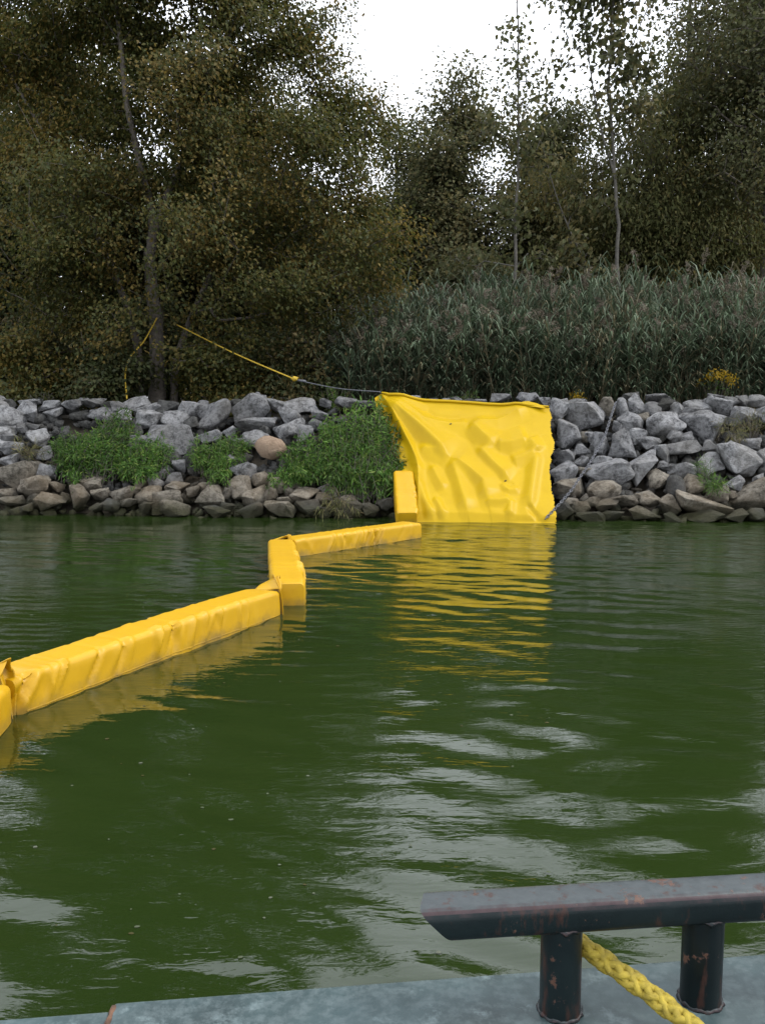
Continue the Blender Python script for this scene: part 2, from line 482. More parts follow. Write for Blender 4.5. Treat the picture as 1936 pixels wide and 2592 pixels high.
# ================================================================== STONE BANK
def rock_mesh(seed, rounded=0.0):
    r = random.Random(seed)
    bm = bmesh.new()
    n = r.randint(11, 17) if rounded < 0.5 else 60
    pts = []
    for k in range(n):
        v = Vector((r.gauss(0, 1), r.gauss(0, 1), r.gauss(0, 1))).normalized()
        if rounded < 0.5:           # angular quarry stone: push towards a skewed box
            q = max(abs(v.x), abs(v.y), abs(v.z)); v = v.lerp(v / q * 0.86, 0.62)
        v *= r.uniform(0.86, 1.0) if rounded < 0.5 else r.uniform(0.95, 1.0)
        pts.append(bm.verts.new(v))
    bmesh.ops.convex_hull(bm, input=pts)
    for v in [v for v in bm.verts if not v.link_faces]: bm.verts.remove(v)
    bmesh.ops.dissolve_limit(bm, angle_limit=R(16), verts=bm.verts[:], edges=bm.edges[:])
    bmesh.ops.bevel(bm, geom=bm.edges[:], offset=0.12 if rounded < 0.5 else 0.25, segments=2, profile=0.6, affect='EDGES', clamp_overlap=True) if rounded < 0.5 else None
    bmesh.ops.triangulate(bm, faces=bm.faces[:])
    long_ = [e for e in bm.edges if e.calc_length() > 0.42]
    bmesh.ops.subdivide_edges(bm, edges=long_, cuts=1)
    bmesh.ops.triangulate(bm, faces=bm.faces[:])
    ph = [r.uniform(0, 6.28) for _ in range(6)]
    for v in bm.verts:
        c = v.co
        d = 0.05 * math.sin(5.1 * c.x + ph[0]) * math.sin(4.7 * c.y + ph[1]) + 0.04 * math.sin(7.9 * c.z + ph[2] + 3 * c.x) + 0.018 * math.sin(13 * c.x + 11 * c.y + ph[3])
        v.co = c * (1 + d * (1.3 if rounded < 0.5 else 0.5))
    mn = Vector([min(v.co[i] for v in bm.verts) for i in range(3)]); mx = Vector([max(v.co[i] for v in bm.verts) for i in range(3)])
    for v in bm.verts:
        v.co = Vector([(v.co[i] - mn[i]) / (mx[i] - mn[i]) * 2 - 1 for i in range(3)])
    for f in bm.faces: f.smooth = True
    me = bpy.data.meshes.new("stone"); bm.to_mesh(me); bm.free()
    try: me.set_sharp_from_angle(angle=R(32))
    except Exception: pass
    return me
N_SHAPES = 22
ROCKS = {}
def rock_variant(k, mat, rounded=0.0):
    key = (k, mat, rounded)
    if key not in ROCKS:
        base = (k, None, rounded)
        if base not in ROCKS: ROCKS[base] = rock_mesh(100 + k, rounded)
        me = ROCKS[base].copy(); me.materials.clear(); me.materials.append(M[mat]); ROCKS[key] = me
    return ROCKS[key]

bank = empty("stone_bank", S_L.lerp(S_R, 0.5))
tag(bank, "sloping bank of loose grey limestone boulders along the water's edge", "stone bank")

def add_stone(px, py, w, h, rot=0, mat="g", rounded=0.0, depth=None, label=None, grow=1.10, lift=0.04):
    mat = {"g": "rock_grey", "b": "rock_tan", "d": "rock_dark", "p": "rock_pink"}[mat]
    p = bank_point(px, py, lift)
    m_per_px = p.y / F
    W, H = w * m_per_px * grow / 2, h * m_per_px * grow / 2
    Dp = depth or (0.62 * W + 0.45 * H)
    k = random.randrange(N_SHAPES)
    o = bpy.data.objects.new("stone", rock_variant(k, mat, rounded)); COL.objects.link(o)
    o.parent = bank
    o.location = p + Vector((0, Dp * 0.35, 0)) - bank.location
    # keep the long axis across, turn by a half turn at random, tilt in the plane of the bank
    e = Matrix.Rotation(R(-rot), 4, 'Y') @ Matrix.Rotation(R(random.uniform(-8, 8)), 4, 'X')
    o.rotation_euler = e.to_euler()
    sx = random.choice((1, -1))
    o.scale = (W * sx, Dp * random.choice((1, -1)), H)
    if sx * o.scale[1] < 0: o.scale[0] = -o.scale[0]
    if label: o["label"] = label
    return o

# (x, y, w, h, tilt, tone) measured in three enlargements of the photograph
A_ = [(165,740,340,230,18,'b'),(400,715,150,140,-10,'g'),(300,835,250,160,12,'b'),(40,890,150,80,0,'b'),(80,955,200,80,0,'b'),(425,945,230,150,5,'b'),
(215,1020,110,80,0,'d'),(655,915,190,180,-10,'b'),(740,825,210,150,0,'b'),(830,905,160,100,8,'b'),(805,1005,140,70,5,'d'),(920,990,150,100,-15,'d'),
(1010,895,200,130,-12,'b'),(1060,970,170,70,0,'b'),(1200,780,120,120,0,'b'),(1310,800,150,110,0,'g'),(1230,900,220,130,8,'b'),(1460,765,140,100,0,'g'),
(1470,860,180,120,-10,'b'),(1400,950,240,180,10,'b'),(1430,1020,280,140,0,'b'),(1220,1010,140,100,0,'d'),(1610,865,100,120,-30,'b'),(600,710,80,100,0,'g'),
(1350,720,170,120,0,'g'),(1120,860,120,70,0,'b'),(470,830,130,80,0,'b'),
(75,140,120,80,0,'d'),(25,215,130,160,0,'g'),(30,320,120,80,0,'d'),(220,210,200,190,0,'g'),(240,130,200,70,0,'g'),(110,295,100,70,0,'g'),(60,360,150,70,0,'g'),
(180,345,100,80,0,'g'),(275,330,100,60,0,'g'),(60,420,150,80,0,'g'),(310,425,200,140,5,'g'),(90,510,180,110,0,'g'),(60,610,180,110,0,'g'),(380,555,120,120,0,'g'),
(420,150,180,80,8,'g'),(330,120,110,60,0,'d'),(600,145,170,90,0,'g'),(430,210,160,80,0,'g'),(770,135,200,80,0,'g'),(900,155,110,80,0,'d'),(990,170,130,100,0,'g'),
(1140,140,210,110,10,'g'),(870,225,250,110,-12,'g'),(1030,250,160,120,-15,'g'),(1240,180,240,90,0,'g'),(1410,165,180,100,0,'d'),(1590,185,180,120,0,'g'),
(1240,268,270,150,3,'g'),(1480,268,230,150,-18,'g'),(1425,435,420,250,-5,'g'),(1180,445,190,90,0,'g'),(1130,370,120,90,0,'d'),(1430,605,140,120,0,'d'),
(1490,665,120,110,0,'g'),(1600,300,120,100,0,'d'),(700,115,90,50,0,'g')]
B_ = [(150,265,310,240,28,'g'),(50,200,140,120,0,'g'),(460,205,310,240,35,'g'),(660,150,150,110,0,'g'),(870,160,280,140,-5,'g'),(1070,140,100,80,0,'g'),
(1245,130,190,100,0,'g'),(1420,140,150,80,10,'g'),(760,245,190,130,-10,'g'),(490,325,340,115,12,'g'),(760,365,250,170,5,'g'),(905,385,130,140,0,'g'),
(1010,315,150,110,10,'g'),(480,430,210,140,-20,'g'),(90,415,220,110,0,'g'),(265,370,110,90,0,'g'),(350,475,170,100,0,'g'),(1020,225,140,100,0,'g'),
(560,360,130,80,-25,'d'),(200,135,190,60,0,'g'),(340,135,160,70,0,'d'),(30,145,110,70,0,'g'),
(270,670,200,170,25,'g'),(390,710,200,140,20,'g'),(355,850,190,210,0,'b'),(240,890,100,100,20,'b'),(60,840,130,90,0,'b'),
(110,930,240,190,-5,'b'),(670,825,170,130,0,'b'),(800,815,130,100,-10,'b'),(480,930,240,160,18,'b'),(610,910,140,130,-20,'b'),(770,890,110,110,25,'b'),
(890,930,230,150,-8,'b'),(730,955,130,70,0,'b'),(250,1000,120,70,0,'d'),(160,1045,230,90,0,'d'),(440,1030,230,130,0,'d'),(690,1010,260,130,-5,'b'),
(920,1010,220,130,0,'d'),(1060,920,140,120,20,'b'),(1250,950,160,90,20,'b'),(1280,1020,210,150,0,'d'),(1440,1030,150,120,0,'d'),(1140,1030,120,90,0,'d'),
(1570,980,140,110,0,'d'),(1060,690,160,110,0,'g'),(1080,840,150,90,0,'g'),(950,770,100,80,20,'g'),(1180,770,130,100,0,'g')]
C_ = [(395,88,90,45,0,'g'),(660,108,80,35,0,'g'),(745,104,90,45,0,'g'),(1110,88,170,70,5,'g'),(1340,90,170,90,0,'g'),(940,120,110,35,0,'g'),(1480,120,110,70,0,'g'),
(200,100,120,60,0,'d'),(540,112,100,40,0,'d'),(850,116,110,40,0,'d')]
D_ = [(110,165,140,160,0,'g'),(250,130,160,80,0,'g'),(300,222,310,230,-18,'g'),(470,165,170,160,10,'b'),(580,165,110,160,0,'g'),(660,75,140,70,0,'d'),(690,135,160,160,-10,'g'),
(820,175,140,130,-15,'g'),(850,82,180,65,0,'g'),(910,130,140,95,0,'d'),(650,265,190,140,-15,'g'),(735,235,120,90,0,'b'),(890,285,280,190,28,'g'),(1010,165,130,100,0,'g'),
(1080,215,120,130,0,'g'),(1200,292,300,240,12,'g'),(1150,145,210,100,0,'g'),(1290,145,210,120,-10,'g'),(1280,72,110,50,0,'g'),(1390,112,120,90,0,'g'),(1480,102,100,80,0,'g'),
(1590,105,140,90,0,'g'),(1500,215,170,140,0,'g'),(1620,225,100,90,0,'g'),(1430,250,160,130,0,'d'),(170,365,200,200,-25,'g'),(300,372,90,80,0,'b'),(345,388,100,100,0,'g'),
(405,435,140,190,25,'g'),(590,432,230,230,-25,'g'),(680,368,150,120,0,'g'),(780,422,170,110,10,'g'),(545,300,80,100,0,'g'),(980,372,110,90,0,'g'),(1060,388,130,70,15,'g'),
(1050,455,250,95,6,'g'),(270,482,120,100,0,'g'),(150,535,150,130,-10,'g'),(270,562,110,90,0,'g'),(425,558,140,80,0,'g'),(130,645,200,180,-15,'g'),(290,628,120,80,10,'b'),
(480,655,330,210,4,'g'),(735,605,200,340,-28,'g'),(890,505,120,140,0,'g'),(890,592,100,70,0,'g'),(1060,632,220,120,-18,'g'),(1250,580,190,170,0,'g'),
(1235,452,110,100,0,'g'),(1460,545,320,260,0,'g'),(1550,415,140,100,-15,'g'),(1420,392,110,80,0,'b'),(1445,728,160,110,5,'g'),(1310,805,140,120,0,'b'),(1640,540,90,150,0,'g'),
(1545,825,310,210,15,'b'),(1180,885,390,160,-8,'b'),(800,845,190,120,-8,'b'),(690,835,110,70,0,'b'),(600,862,180,100,12,'b'),(490,892,210,100,8,'b'),(360,862,110,70,0,'b'),
(190,872,110,70,0,'b'),(260,912,140,110,0,'b'),(930,880,160,140,-35,'b'),(740,948,240,100,-6,'b'),(340,978,210,90,0,'d'),(500,972,180,80,0,'d'),(140,935,120,130,-30,'d'),
(960,988,170,80,-15,'d'),(1200,972,290,110,0,'d'),(1450,972,230,100,0,'d'),(1600,962,130,100,0,'d'),(1210,728,70,60,0,'g'),(1410,812,70,60,0,'b'),(1620,705,90,100,0,'g')]
for (lst, x0, s) in ((A_, 0, 3.304), (B_, 500, 3.304), (C_, 930, 3.304), (D_, 1380, 2.971)):
    for (x, y, w, h, rot, t) in lst:
        add_stone(x0 + x / s, 980 + y / s, w / s, h / s, rot, t)
add_stone(500 + 610 / 3.304, 980 + 512 / 3.304, 252 / 3.304, 188 / 3.304, -12, 'p', 1.0, depth=0.22, label="smooth pinkish tan oval boulder", grow=1.08, lift=0.26)
add_stone(500 + 530 / 3.304, 980 + 780 / 3.304, 155 / 3.304, 135 / 3.304, 5, 'b', 1.0)
add_stone(1380 + 450 / 2.971, 980 + 782 / 2.971, 240 / 2.971, 145 / 2.971, 5, 'b', 1.0, label="rounded brown oval stone")
add_stone(1380 + 988 / 2.971, 980 + 762 / 2.971, 130 / 2.971, 195 / 2.971, 12, 'd', 1.0, label="smooth dark slate oval stone standing on end")
add_stone(1380 + 870 / 2.971, 980 + 688 / 2.971, 175 / 2.971, 145 / 2.971, 10, 'b', 0.0)
add_stone(1380 + 1120 / 2.971, 980 + 742 / 2.971, 150 / 2.971, 150 / 2.971, -10, 'b', 0.0)
add_stone(1380 + 195 / 2.971, 980 + 765 / 2.971, 255 / 2.971, 150 / 2.971, 5, 'b', 0.0)
# a few more whole stones just outside the frame so the bank goes on
for k in range(26):
    side = k % 2
    z = random.uniform(0.1, CREST); x = (9.2 + random.uniform(0, 2.2)) * (1 if side else -1)
    px = 968 + F * x / (shore_y(x) + RUN * z); d = shore_y(x) + RUN * z
    py = 1050 + (CAM_H - z) / d * F
    s = random.uniform(50, 95)
    add_stone(px, py, s * 1.2, s, random.uniform(-20, 20), 'g' if z > 0.7 else 'b')
# small rubble filling the joints: too many to count
def rubble():
    V, Fc, n0 = [], [], 0
    proto = []
    for k in range(8):
        me = rock_mesh(500 + k); me.calc_loop_triangles()
        co = np.empty(len(me.vertices) * 3); me.vertices.foreach_get("co", co)
        bm = bmesh.new(); 
        r = random.Random(k)
        pts = [bm.verts.new(Vector((r.gauss(0, 1), r.gauss(0, 1), r.gauss(0, 1))).normalized()) for _ in range(11)]
        bmesh.ops.convex_hull(bm, input=pts); bmesh.ops.triangulate(bm, faces=bm.faces[:])
        bm.verts.index_update()
        proto.append((np.array([v.co[:] for v in bm.verts]), np.array([[v.index for v in f.verts] for f in bm.faces])))
        bm.free(); bpy.data.meshes.remove(me)
    for k in range(2300):
        x = random.uniform(-12, 12); z = random.uniform(-0.25, CREST + 0.02)
        p = Vector((x, shore_y(x) + RUN * z, z)) - BANK_N * random.uniform(0.12, 0.30)
        v, f = proto[k % 8]
        s = random.uniform(0.07, 0.2)
        q = np.array(Matrix.Rotation(random.uniform(0, 6.28), 3, Vector((random.random(), random.random(), random.random() + 0.1)).normalized()))
        V.append((v * np.array([s * 1.3, s, s * 0.85])) @ q.T + np.array(p)); Fc.append(f + n0); n0 += len(v)
    return link("rubble", np_mesh("rubble", np.concatenate(V), np.concatenate(Fc)), M["rock_dark"], bank)
tag(rubble(), kind="stuff")

# ================================================================== TREES AND PLANTS
def unit(v): return v / (np.linalg.norm(v, axis=-1, keepdims=True) + 1e-9)

def leaf_arrays(pos, axis_, nrm, L, Wd, cols, fold=0.25):
    """two-triangle folded leaves: base, left, tip, right"""
    ax = unit(axis_); side = unit(np.cross(ax, nrm)); up = np.cross(side, ax)
    L = np.broadcast_to(L, (len(pos),))[:, None]; Wd = np.broadcast_to(Wd, (len(pos),))[:, None]
    b = pos; t = pos + ax * L
    m = pos + ax * L * 0.45
    l = m + side * Wd * 0.5 + up * Wd * fold
    r = m - side * Wd * 0.5 + up * Wd * fold
    V = np.stack([b, l, t, r], 1).reshape(-1, 3)
    n = len(pos); i = np.arange(n)[:, None] * 4
    T = np.concatenate([i + np.array([[0, 2, 1]]), i + np.array([[0, 3, 2]])])
    return V, T, np.repeat(cols, 4, axis=0)

def pick_cols(n, palette, weights, rng, jitter=0.25, group=None):
    pal = np.array(palette); w = np.array(weights, float); w /= w.sum()
    idx = rng.choice(len(pal), n, p=w)
    c = pal[idx] * rng.uniform(1 - jitter, 1 + jitter, (n, 1))
    return c

def skeleton(trunk, clusters, rng, seg=0.55):
    """connect cluster points to the trunk as a branching tree; returns nodes, parent index, start of branches"""
    nodes = [np.array(p) for p in trunk]; par = [-1] + list(range(len(trunk) - 1))
    P = np.zeros((len(trunk) + len(clusters) * 10, 3)); P[:len(trunk)] = trunk; n = len(trunk); nt = n
    tr = np.array(trunk)
    d0 = np.min(np.linalg.norm(clusters[:, None, :] - tr[None], axis=2), axis=1)
    tips = []
    for c in clusters[np.argsort(d0)]:
        v = c - P[:n]; dist = np.linalg.norm(v, axis=1)
        cost = dist + 1.2 * np.maximum(0, -v[:, 2] + 0.15 * dist)
        cost[0:2] += 4
        j = int(np.argmin(cost)); k = max(1, min(6, int(dist[j] / seg)))
        a = P[j].copy(); mid = (a + c) / 2 + np.array([0, 0, 0.10 * dist[j]]) + rng.normal(0, 0.05 * dist[j], 3)
        prev = j
        for q in range(1, k + 1):
            t = q / k
            if n >= len(P): P = np.vstack([P, np.zeros((2000, 3))])
            P[n] = (1 - t) ** 2 * a + 2 * t * (1 - t) * mid + t * t * c
            par.append(prev); prev = n; n += 1
        tips.append(prev)
    return P[:n], np.array(par), nt, tips

def branch_mesh(P, par, nt, r_tip, power=0.42, rmax=0.2):
    n = len(P); cnt = np.ones(n)
    for i in range(n - 1, 0, -1):
        cnt[par[i]] += cnt[i]
    rad = np.minimum(rmax, r_tip * cnt ** power)
    idx = np.arange(nt, n)
    a, b = P[par[idx]], P[idx]
    ra, rb = np.minimum(rad[par[idx]], rad[idx] * 1.25), rad[idx]
    d = unit(b - a); a = a - d * ra[:, None] * 0.3
    ref = np.where(np.abs(d[:, 2:3]) < 0.9, np.array([[0, 0, 1.0]]), np.array([[1.0, 0, 0]]))
    u = unit(np.cross(d, ref)); w = np.cross(d, u)
    V, Fq, off = [], [], 0
    for big in (True, False):
        s = np.nonzero((rb > 0.03) == big)[0]
        if not len(s): continue
        k = 6 if big else 3
        ang = np.arange(k) / k * 2 * math.pi
        ring = np.cos(ang)[None, :, None] * u[s][:, None, :] + np.sin(ang)[None, :, None] * w[s][:, None, :]
        A = a[s][:, None, :] + ring * ra[s][:, None, None]; B = b[s][:, None, :] + ring * rb[s][:, None, None]
        V.append(np.concatenate([A, B], 1).reshape(-1, 3))
        base = off + np.arange(len(s))[:, None] * 2 * k
        j = np.arange(k); q = np.stack([j, (j + 1) % k, (j + 1) % k + k, j + k], -1)
        Fq.append((base[:, :, None] + q[None]).reshape(-1, 4)); off += len(s) * 2 * k
    return np_mesh("branches", np.concatenate(V), np.concatenate(Fq), True)

def lobe_points(lobes, n, rng, shell=0.5):
    vol = np.array([l[3] * l[4] * l[5] for l in lobes]) ** 0.75; vol /= vol.sum()
    k = rng.choice(len(lobes), n, p=vol)
    L = np.array(lobes)[k]
    v = unit(rng.normal(0, 1, (n, 3))) * rng.uniform(0, 1, (n, 1)) ** shell
    return L[:, :3] + v * L[:, 3:6], k

def make_tree(name, label, group, base, trunk_ctrl, trunk_r, lobes, ncl, per, leaf, palette, weights, seed,
              spread=0.38, droop=0.5, bark="bark", leafmat="leaf", r_tip=0.006, category="tree", sub=True, shell=0.5, extra_trunks=(), nat=0.3, clear=()):
    rng = np.random.default_rng(seed)
    root = empty(name, base); tag(root, label, category, group)
    B = np.array(base)
    tr = spline([B + np.array(c) for c in trunk_ctrl], 26)
    tr[1:-1, :2] += rng.normal(0, 0.02, (24, 2))
    rad = trunk_r * (1 - 0.82 * np.linspace(0, 1, 26) ** 0.9); rad[0] *= 1.45; rad[1] *= 1.15
    tube("trunk", tr, rad, M[bark], root, 10)
    all_tr = [tr]
    for (ctrl, r2) in extra_trunks:
        t2 = spline([B + np.array(c) for c in ctrl], 20)
        tube("trunk", t2, r2 * (1 - 0.8 * np.linspace(0, 1, 20)), M[bark], root, 8)
        all_tr.append(t2)
    lob = [(B[0] + l[0], B[1] + l[1], B[2] + l[2], *l[3:]) for l in lobes]
    if sub:                        # break every lobe into smaller boughs for an uneven outline
        out = []
        for l in lob:
            m = max(4, int(3.0 * (l[3] * l[4] * l[5]) ** (1 / 3) + 3))
            for q in range(m):
                v = unit(rng.normal(0, 1, 3)); s = rng.uniform(0.3, 0.52)
                out.append((l[0] + v[0] * l[3] * 0.68, l[1] + v[1] * l[4] * 0.68, l[2] + v[2] * l[5] * 0.68, l[3] * s, l[4] * s, l[5] * s * 0.8))
            out.append((l[0], l[1], l[2], l[3] * 0.6, l[4] * 0.6, l[5] * 0.6))
        lob = out
    C, lk = lobe_points(lob, ncl, rng, shell)
    C[:, 2] = np.maximum(C[:, 2], B[2] + 0.35)
    for (q0, q1, rr) in clear:      # where the rope or the bare trunk keeps the boughs apart
        q0, q1 = np.array(q0), np.array(q1); dv = (q1 - q0)[[0, 2]]
        t = np.clip(((C[:, [0, 2]] - q0[[0, 2]]) @ dv) / (dv @ dv), 0, 1)
        near = np.linalg.norm(C[:, [0, 2]] - q0[[0, 2]] - t[:, None] * dv, axis=1) < rr
        keep = ~(near & (C[:, 1] < q0[1] + (q1[1] - q0[1]) * t + 0.25))
        C, lk = C[keep], lk[keep]
    P, par, nt, tips = skeleton(np.concatenate(all_tr), C, rng)
    if len(all_tr) > 1:
        s0 = 26
        for t in all_tr[1:]:
            par[s0] = 3; s0 += 20
    tag(link("branches", branch_mesh(P, par, nt, r_tip, rmax=trunk_r * 0.55), M[bark], root), kind="stuff")
    # leaves in sprays along the last stretch of each twig
    T = np.array(tips); tip = P[T]; prev = P[par[T]]
    n = len(T) * per
    k = np.repeat(np.arange(len(T)), per)
    f = rng.uniform(-0.6, 1.15, (n, 1))
    pos = prev[k] + (tip - prev)[k] * f + rng.normal(0, 1, (n, 3)) * np.array([spread, spread, spread * 0.75])
    pos[:, 2] = np.maximum(pos[:, 2], B[2] + 0.1)
    out_dir = unit(pos - np.array([B[0], B[1], 0]) * [1, 1, 0] - np.array([0, 0, 1]) * pos[:, 2:3] * 1.0)
    ax = unit(rng.normal(0, 0.6, (n, 3)) + out_dir * 0.4 + np.array([0, 0, -1.0]) * droop)
    cn = unit(unit((tip - np.array([B[0], B[1], 0])) * [1, 1, 0]) * 0.7 + np.array([0, 0, 0.7]) + rng.normal(0, 0.35, (len(T), 3)))
    nr = unit(rng.normal(0, 0.26, (n, 3)) + cn[k])
    # boughs differ in colour: some have turned
    bough = rng.uniform(0, 1, len(lob))
    pal, w = np.array(palette), np.array(weights, float)
    turned = (bough[lk] < nat)
    order = np.argsort(np.argsort(np.linalg.norm(C, axis=1) * 0))   # identity order helper
    d0 = np.min(np.linalg.norm(C[:, None, :] - np.concatenate(all_tr)[None], axis=2), axis=1)
    turned = turned[np.argsort(d0)][k]
    c1 = pick_cols(n, pal[:-1], w[:-1], rng, 0.12); c2 = pick_cols(n, pal[-2:], [1, 2], rng)
    cols = np.where((turned & (rng.uniform(0, 1, n) < 0.6))[:, None], c2, c1)
    L = leaf[0] * rng.uniform(0.7, 1.25, n); W_ = leaf[1] * rng.uniform(0.75, 1.2, n)
    V, Fq, cc = leaf_arrays(pos, ax, nr, L, W_, cols)
    o = link("crown", np_mesh("crown", V, Fq, False, cc), M[leafmat], root)
    return root

def wpos(px, depth, dz=0.0):
    x = (px - 968) / F * depth
    return (x, depth, ground_z(x, depth) - 0.05 + dz)
def lob(bx, depth0, px, py, depth, rpx, rpy, ry):
    """a bough of the crown given as offset from the trunk's base"""
    p = on_y(px, py, depth); b = wpos(bx, depth0)
    return (p.x - b[0], p.y - b[1], p.z - b[2], rpx * depth / F, ry, rpy * depth / F)

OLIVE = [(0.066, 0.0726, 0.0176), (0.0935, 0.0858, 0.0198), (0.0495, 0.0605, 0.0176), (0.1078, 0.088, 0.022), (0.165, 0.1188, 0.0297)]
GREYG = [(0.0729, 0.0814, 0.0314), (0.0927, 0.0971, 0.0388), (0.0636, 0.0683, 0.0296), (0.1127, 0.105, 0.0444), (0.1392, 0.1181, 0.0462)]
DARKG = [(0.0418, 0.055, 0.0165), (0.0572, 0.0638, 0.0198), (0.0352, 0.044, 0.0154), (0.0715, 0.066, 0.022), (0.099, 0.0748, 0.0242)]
WILLOW = [(0.0688, 0.0775, 0.0225), (0.09, 0.09, 0.0275), (0.06, 0.0625, 0.02), (0.1063, 0.0925, 0.03), (0.1375, 0.11, 0.0325)]

# --- big maple leaning over the stones on the left
bx, dp = 400, 25.0
L1 = [lob(bx, dp, 420, 330, 25, 300, 230, 2.6), lob(bx, dp, 150, 420, 24.5, 230, 230, 2.2), lob(bx, dp, 700, 420, 24.5, 260, 230, 2.3),
      lob(bx, dp, 860, 560, 24, 190, 200, 1.8), lob(bx, dp, 930, 330, 25, 90, 130, 1.4), lob(bx, dp, 480, 600, 23.6, 300, 170, 1.6), lob(bx, dp, 120, 680, 23.8, 220, 170, 1.7),
      lob(bx, dp, 760, 740, 23.8, 250, 110, 1.5), lob(bx, dp, 330, 800, 23.4, 260, 110, 1.3), lob(bx, dp, 620, 90, 25.5, 230, 170, 2.2),
      lob(bx, dp, 330, 60, 26, 260, 180, 2.4), lob(bx, dp, 800, 190, 25.5, 110, 120, 1.6), lob(bx, dp, 60, 150, 25.5, 170, 170, 2.0), lob(bx, dp, 980, 640, 23.8, 80, 120, 1.2),
      lob(bx, dp, 560, 860, 23.4, 180, 70, 1.0),
      lob(bx, dp, 180, -130, 26, 270, 200, 2.4), lob(bx, dp, 470, -180, 26, 230, 190, 2.3), lob(bx, dp, 330, -330, 26.5, 230, 150, 2.2), lob(bx, dp, -120, 40, 26, 200, 260, 2.2),
      lob(bx, dp, 190, 260, 26.5, 200, 150, 1.6), lob(bx, dp, 790, 70, 25.8, 120, 100, 1.5), lob(bx, dp, 880, 240, 25.4, 90, 110, 1.3), lob(bx, dp, 60, -330, 26.5, 230, 150, 2.2), lob(bx, dp, 600, -320, 26.5, 200, 140, 2.0), lob(bx, dp, 690, -90, 26, 150, 140, 1.8), lob(bx, dp, 730, -300, 26.5, 130, 140, 1.6), lob(bx, dp, 620, -480, 27, 200, 120, 1.8), lob(bx, dp, 250, -480, 27, 230, 120, 2.0)]
make_tree("maple_tree", "large broad maple with yellowing leaves leaning over the stones, yellow rope tied to its trunk", None,
          wpos(bx, dp), [(0, 0, 0), (0.05, 0.0, 2.2), (-0.05, -0.1, 4.2), (0.05, 0.0, 5.4), (-0.6, 0.1, 8.5), (-0.9, 0.3, 12.5)], 0.24, L1, 2600, 74, (0.115, 0.082), OLIVE, [4, 3, 3, 1.6, 1.2], 11,
          spread=0.30, droop=0.75, nat=0.34, clear=[(on_y(400, 535, 25), on_y(400, 660, 25), 0.55), (on_y(440, 820, 24.4), on_y(760, 965, 22.6), 0.45), (on_y(398, 805, 24.5), on_y(320, 1000, 23.2), 0.35)], extra_trunks=[([(0.03, 0, 5.0), (0.5, 0.1, 6.2), (1.6, 0.2, 8.6), (2.8, 0.3, 12.0)], 0.15), ([(-0.5, 0.2, 0), (-0.6, 0.1, 2.5), (-2.0, 0.2, 6.0), (-4.2, 0.3, 10.0)], 0.14), ([(0.45, 0.1, 0), (0.7, 0.1, 2.0), (2.2, 0.2, 5.0), (4.6, 0.2, 7.8)], 0.12)])

# --- trees behind the maple
def simple_tree(name, label, group, px, depth, top_py, rx_px, seed, palette, bark="bark", ncl=420, per=60, leaf=(0.2, 0.14), low=0.12, spread=0.5, leafmat="leaf_far", droop=0.4, nat=0.3, lean=0.0, tr=0.2):
    b = wpos(px, depth); top = on_y(px, top_py, depth).z - b[2]
    rx = rx_px * depth / F
    rng = random.Random(seed); lobes = []
    nl = max(5, int(top / 2.2))
    for q in range(nl):
        t = (q + 0.5) / nl; z = top * (low + (0.93 - low) * t)
        w = rx * (0.55 + 0.6 * math.sin(math.pi * min(1, 0.15 + 0.8 * t)) * 0.8) * (1.0 if t < 0.75 else 0.72)
        lobes.append((rng.uniform(-0.35, 0.35) * w + lean * t * top, rng.uniform(-0.3, 0.3) * w, z, w * rng.uniform(0.7, 0.95), min(w, 2.6) * 0.8, top / nl * rng.uniform(0.75, 1.0)))
    return make_tree(name, label, group, b, [(0, 0, 0), (0.1, 0, top * 0.3), (lean * top * 0.5 + 0.1, 0, top * 0.6), (lean * top, 0, top * 0.93)], tr, lobes, ncl, per, leaf, palette, [3, 3, 3, 1.5, 1.0], seed,
                     spread=spread, droop=droop, leafmat=leafmat, bark=bark, r_tip=0.01, nat=nat)

BACK = "trees of the wood behind the stone bank"
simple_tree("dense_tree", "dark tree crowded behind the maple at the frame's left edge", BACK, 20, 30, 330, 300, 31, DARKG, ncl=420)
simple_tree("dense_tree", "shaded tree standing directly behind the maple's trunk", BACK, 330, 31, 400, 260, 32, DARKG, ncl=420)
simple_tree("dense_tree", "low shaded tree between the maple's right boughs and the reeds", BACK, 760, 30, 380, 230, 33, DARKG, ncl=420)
simple_tree("thin_tree", "thin crowned tree standing behind the upper left of the maple", BACK, 190, 32, -60, 230, 46, OLIVE, ncl=420, per=60, leaf=(0.13, 0.09), low=0.45, spread=0.5)
simple_tree("thin_tree", "thin crowned tree standing behind the maple's upper right boughs", BACK, 640, 32, 60, 190, 47, OLIVE, ncl=420, per=60, leaf=(0.13, 0.09), low=0.45, spread=0.5)
simple_tree("grey_green_tree", "far grey green tree whose domed top stands alone against the white sky", BACK, 1135, 37, 140, 185, 34, GREYG, ncl=620, per=95, leaf=(0.155, 0.115))
simple_tree("grey_green_tree", "far grey green tree just left of the dip in the skyline", BACK, 1000, 39, 290, 160, 35, GREYG, ncl=420, per=95, leaf=(0.155, 0.115))
simple_tree("grey_green_tree", "far grey green tree behind the slender pale poplar", BACK, 1390, 36, 250, 250, 36, GREYG, ncl=680, per=85, leaf=(0.155, 0.115))
simple_tree("willow_tree", "dense brownish green willow above the middle of the reeds", BACK, 1620, 30.5, 190, 300, 37, WILLOW, ncl=820, per=80, leaf=(0.17, 0.06), droop=1.1, low=0.05)
simple_tree("willow_tree", "tall dense willow filling the frame's right edge", BACK, 1860, 31.5, -160, 280, 38, WILLOW, ncl=620, per=80, leaf=(0.17, 0.06), droop=1.1, low=0.05)
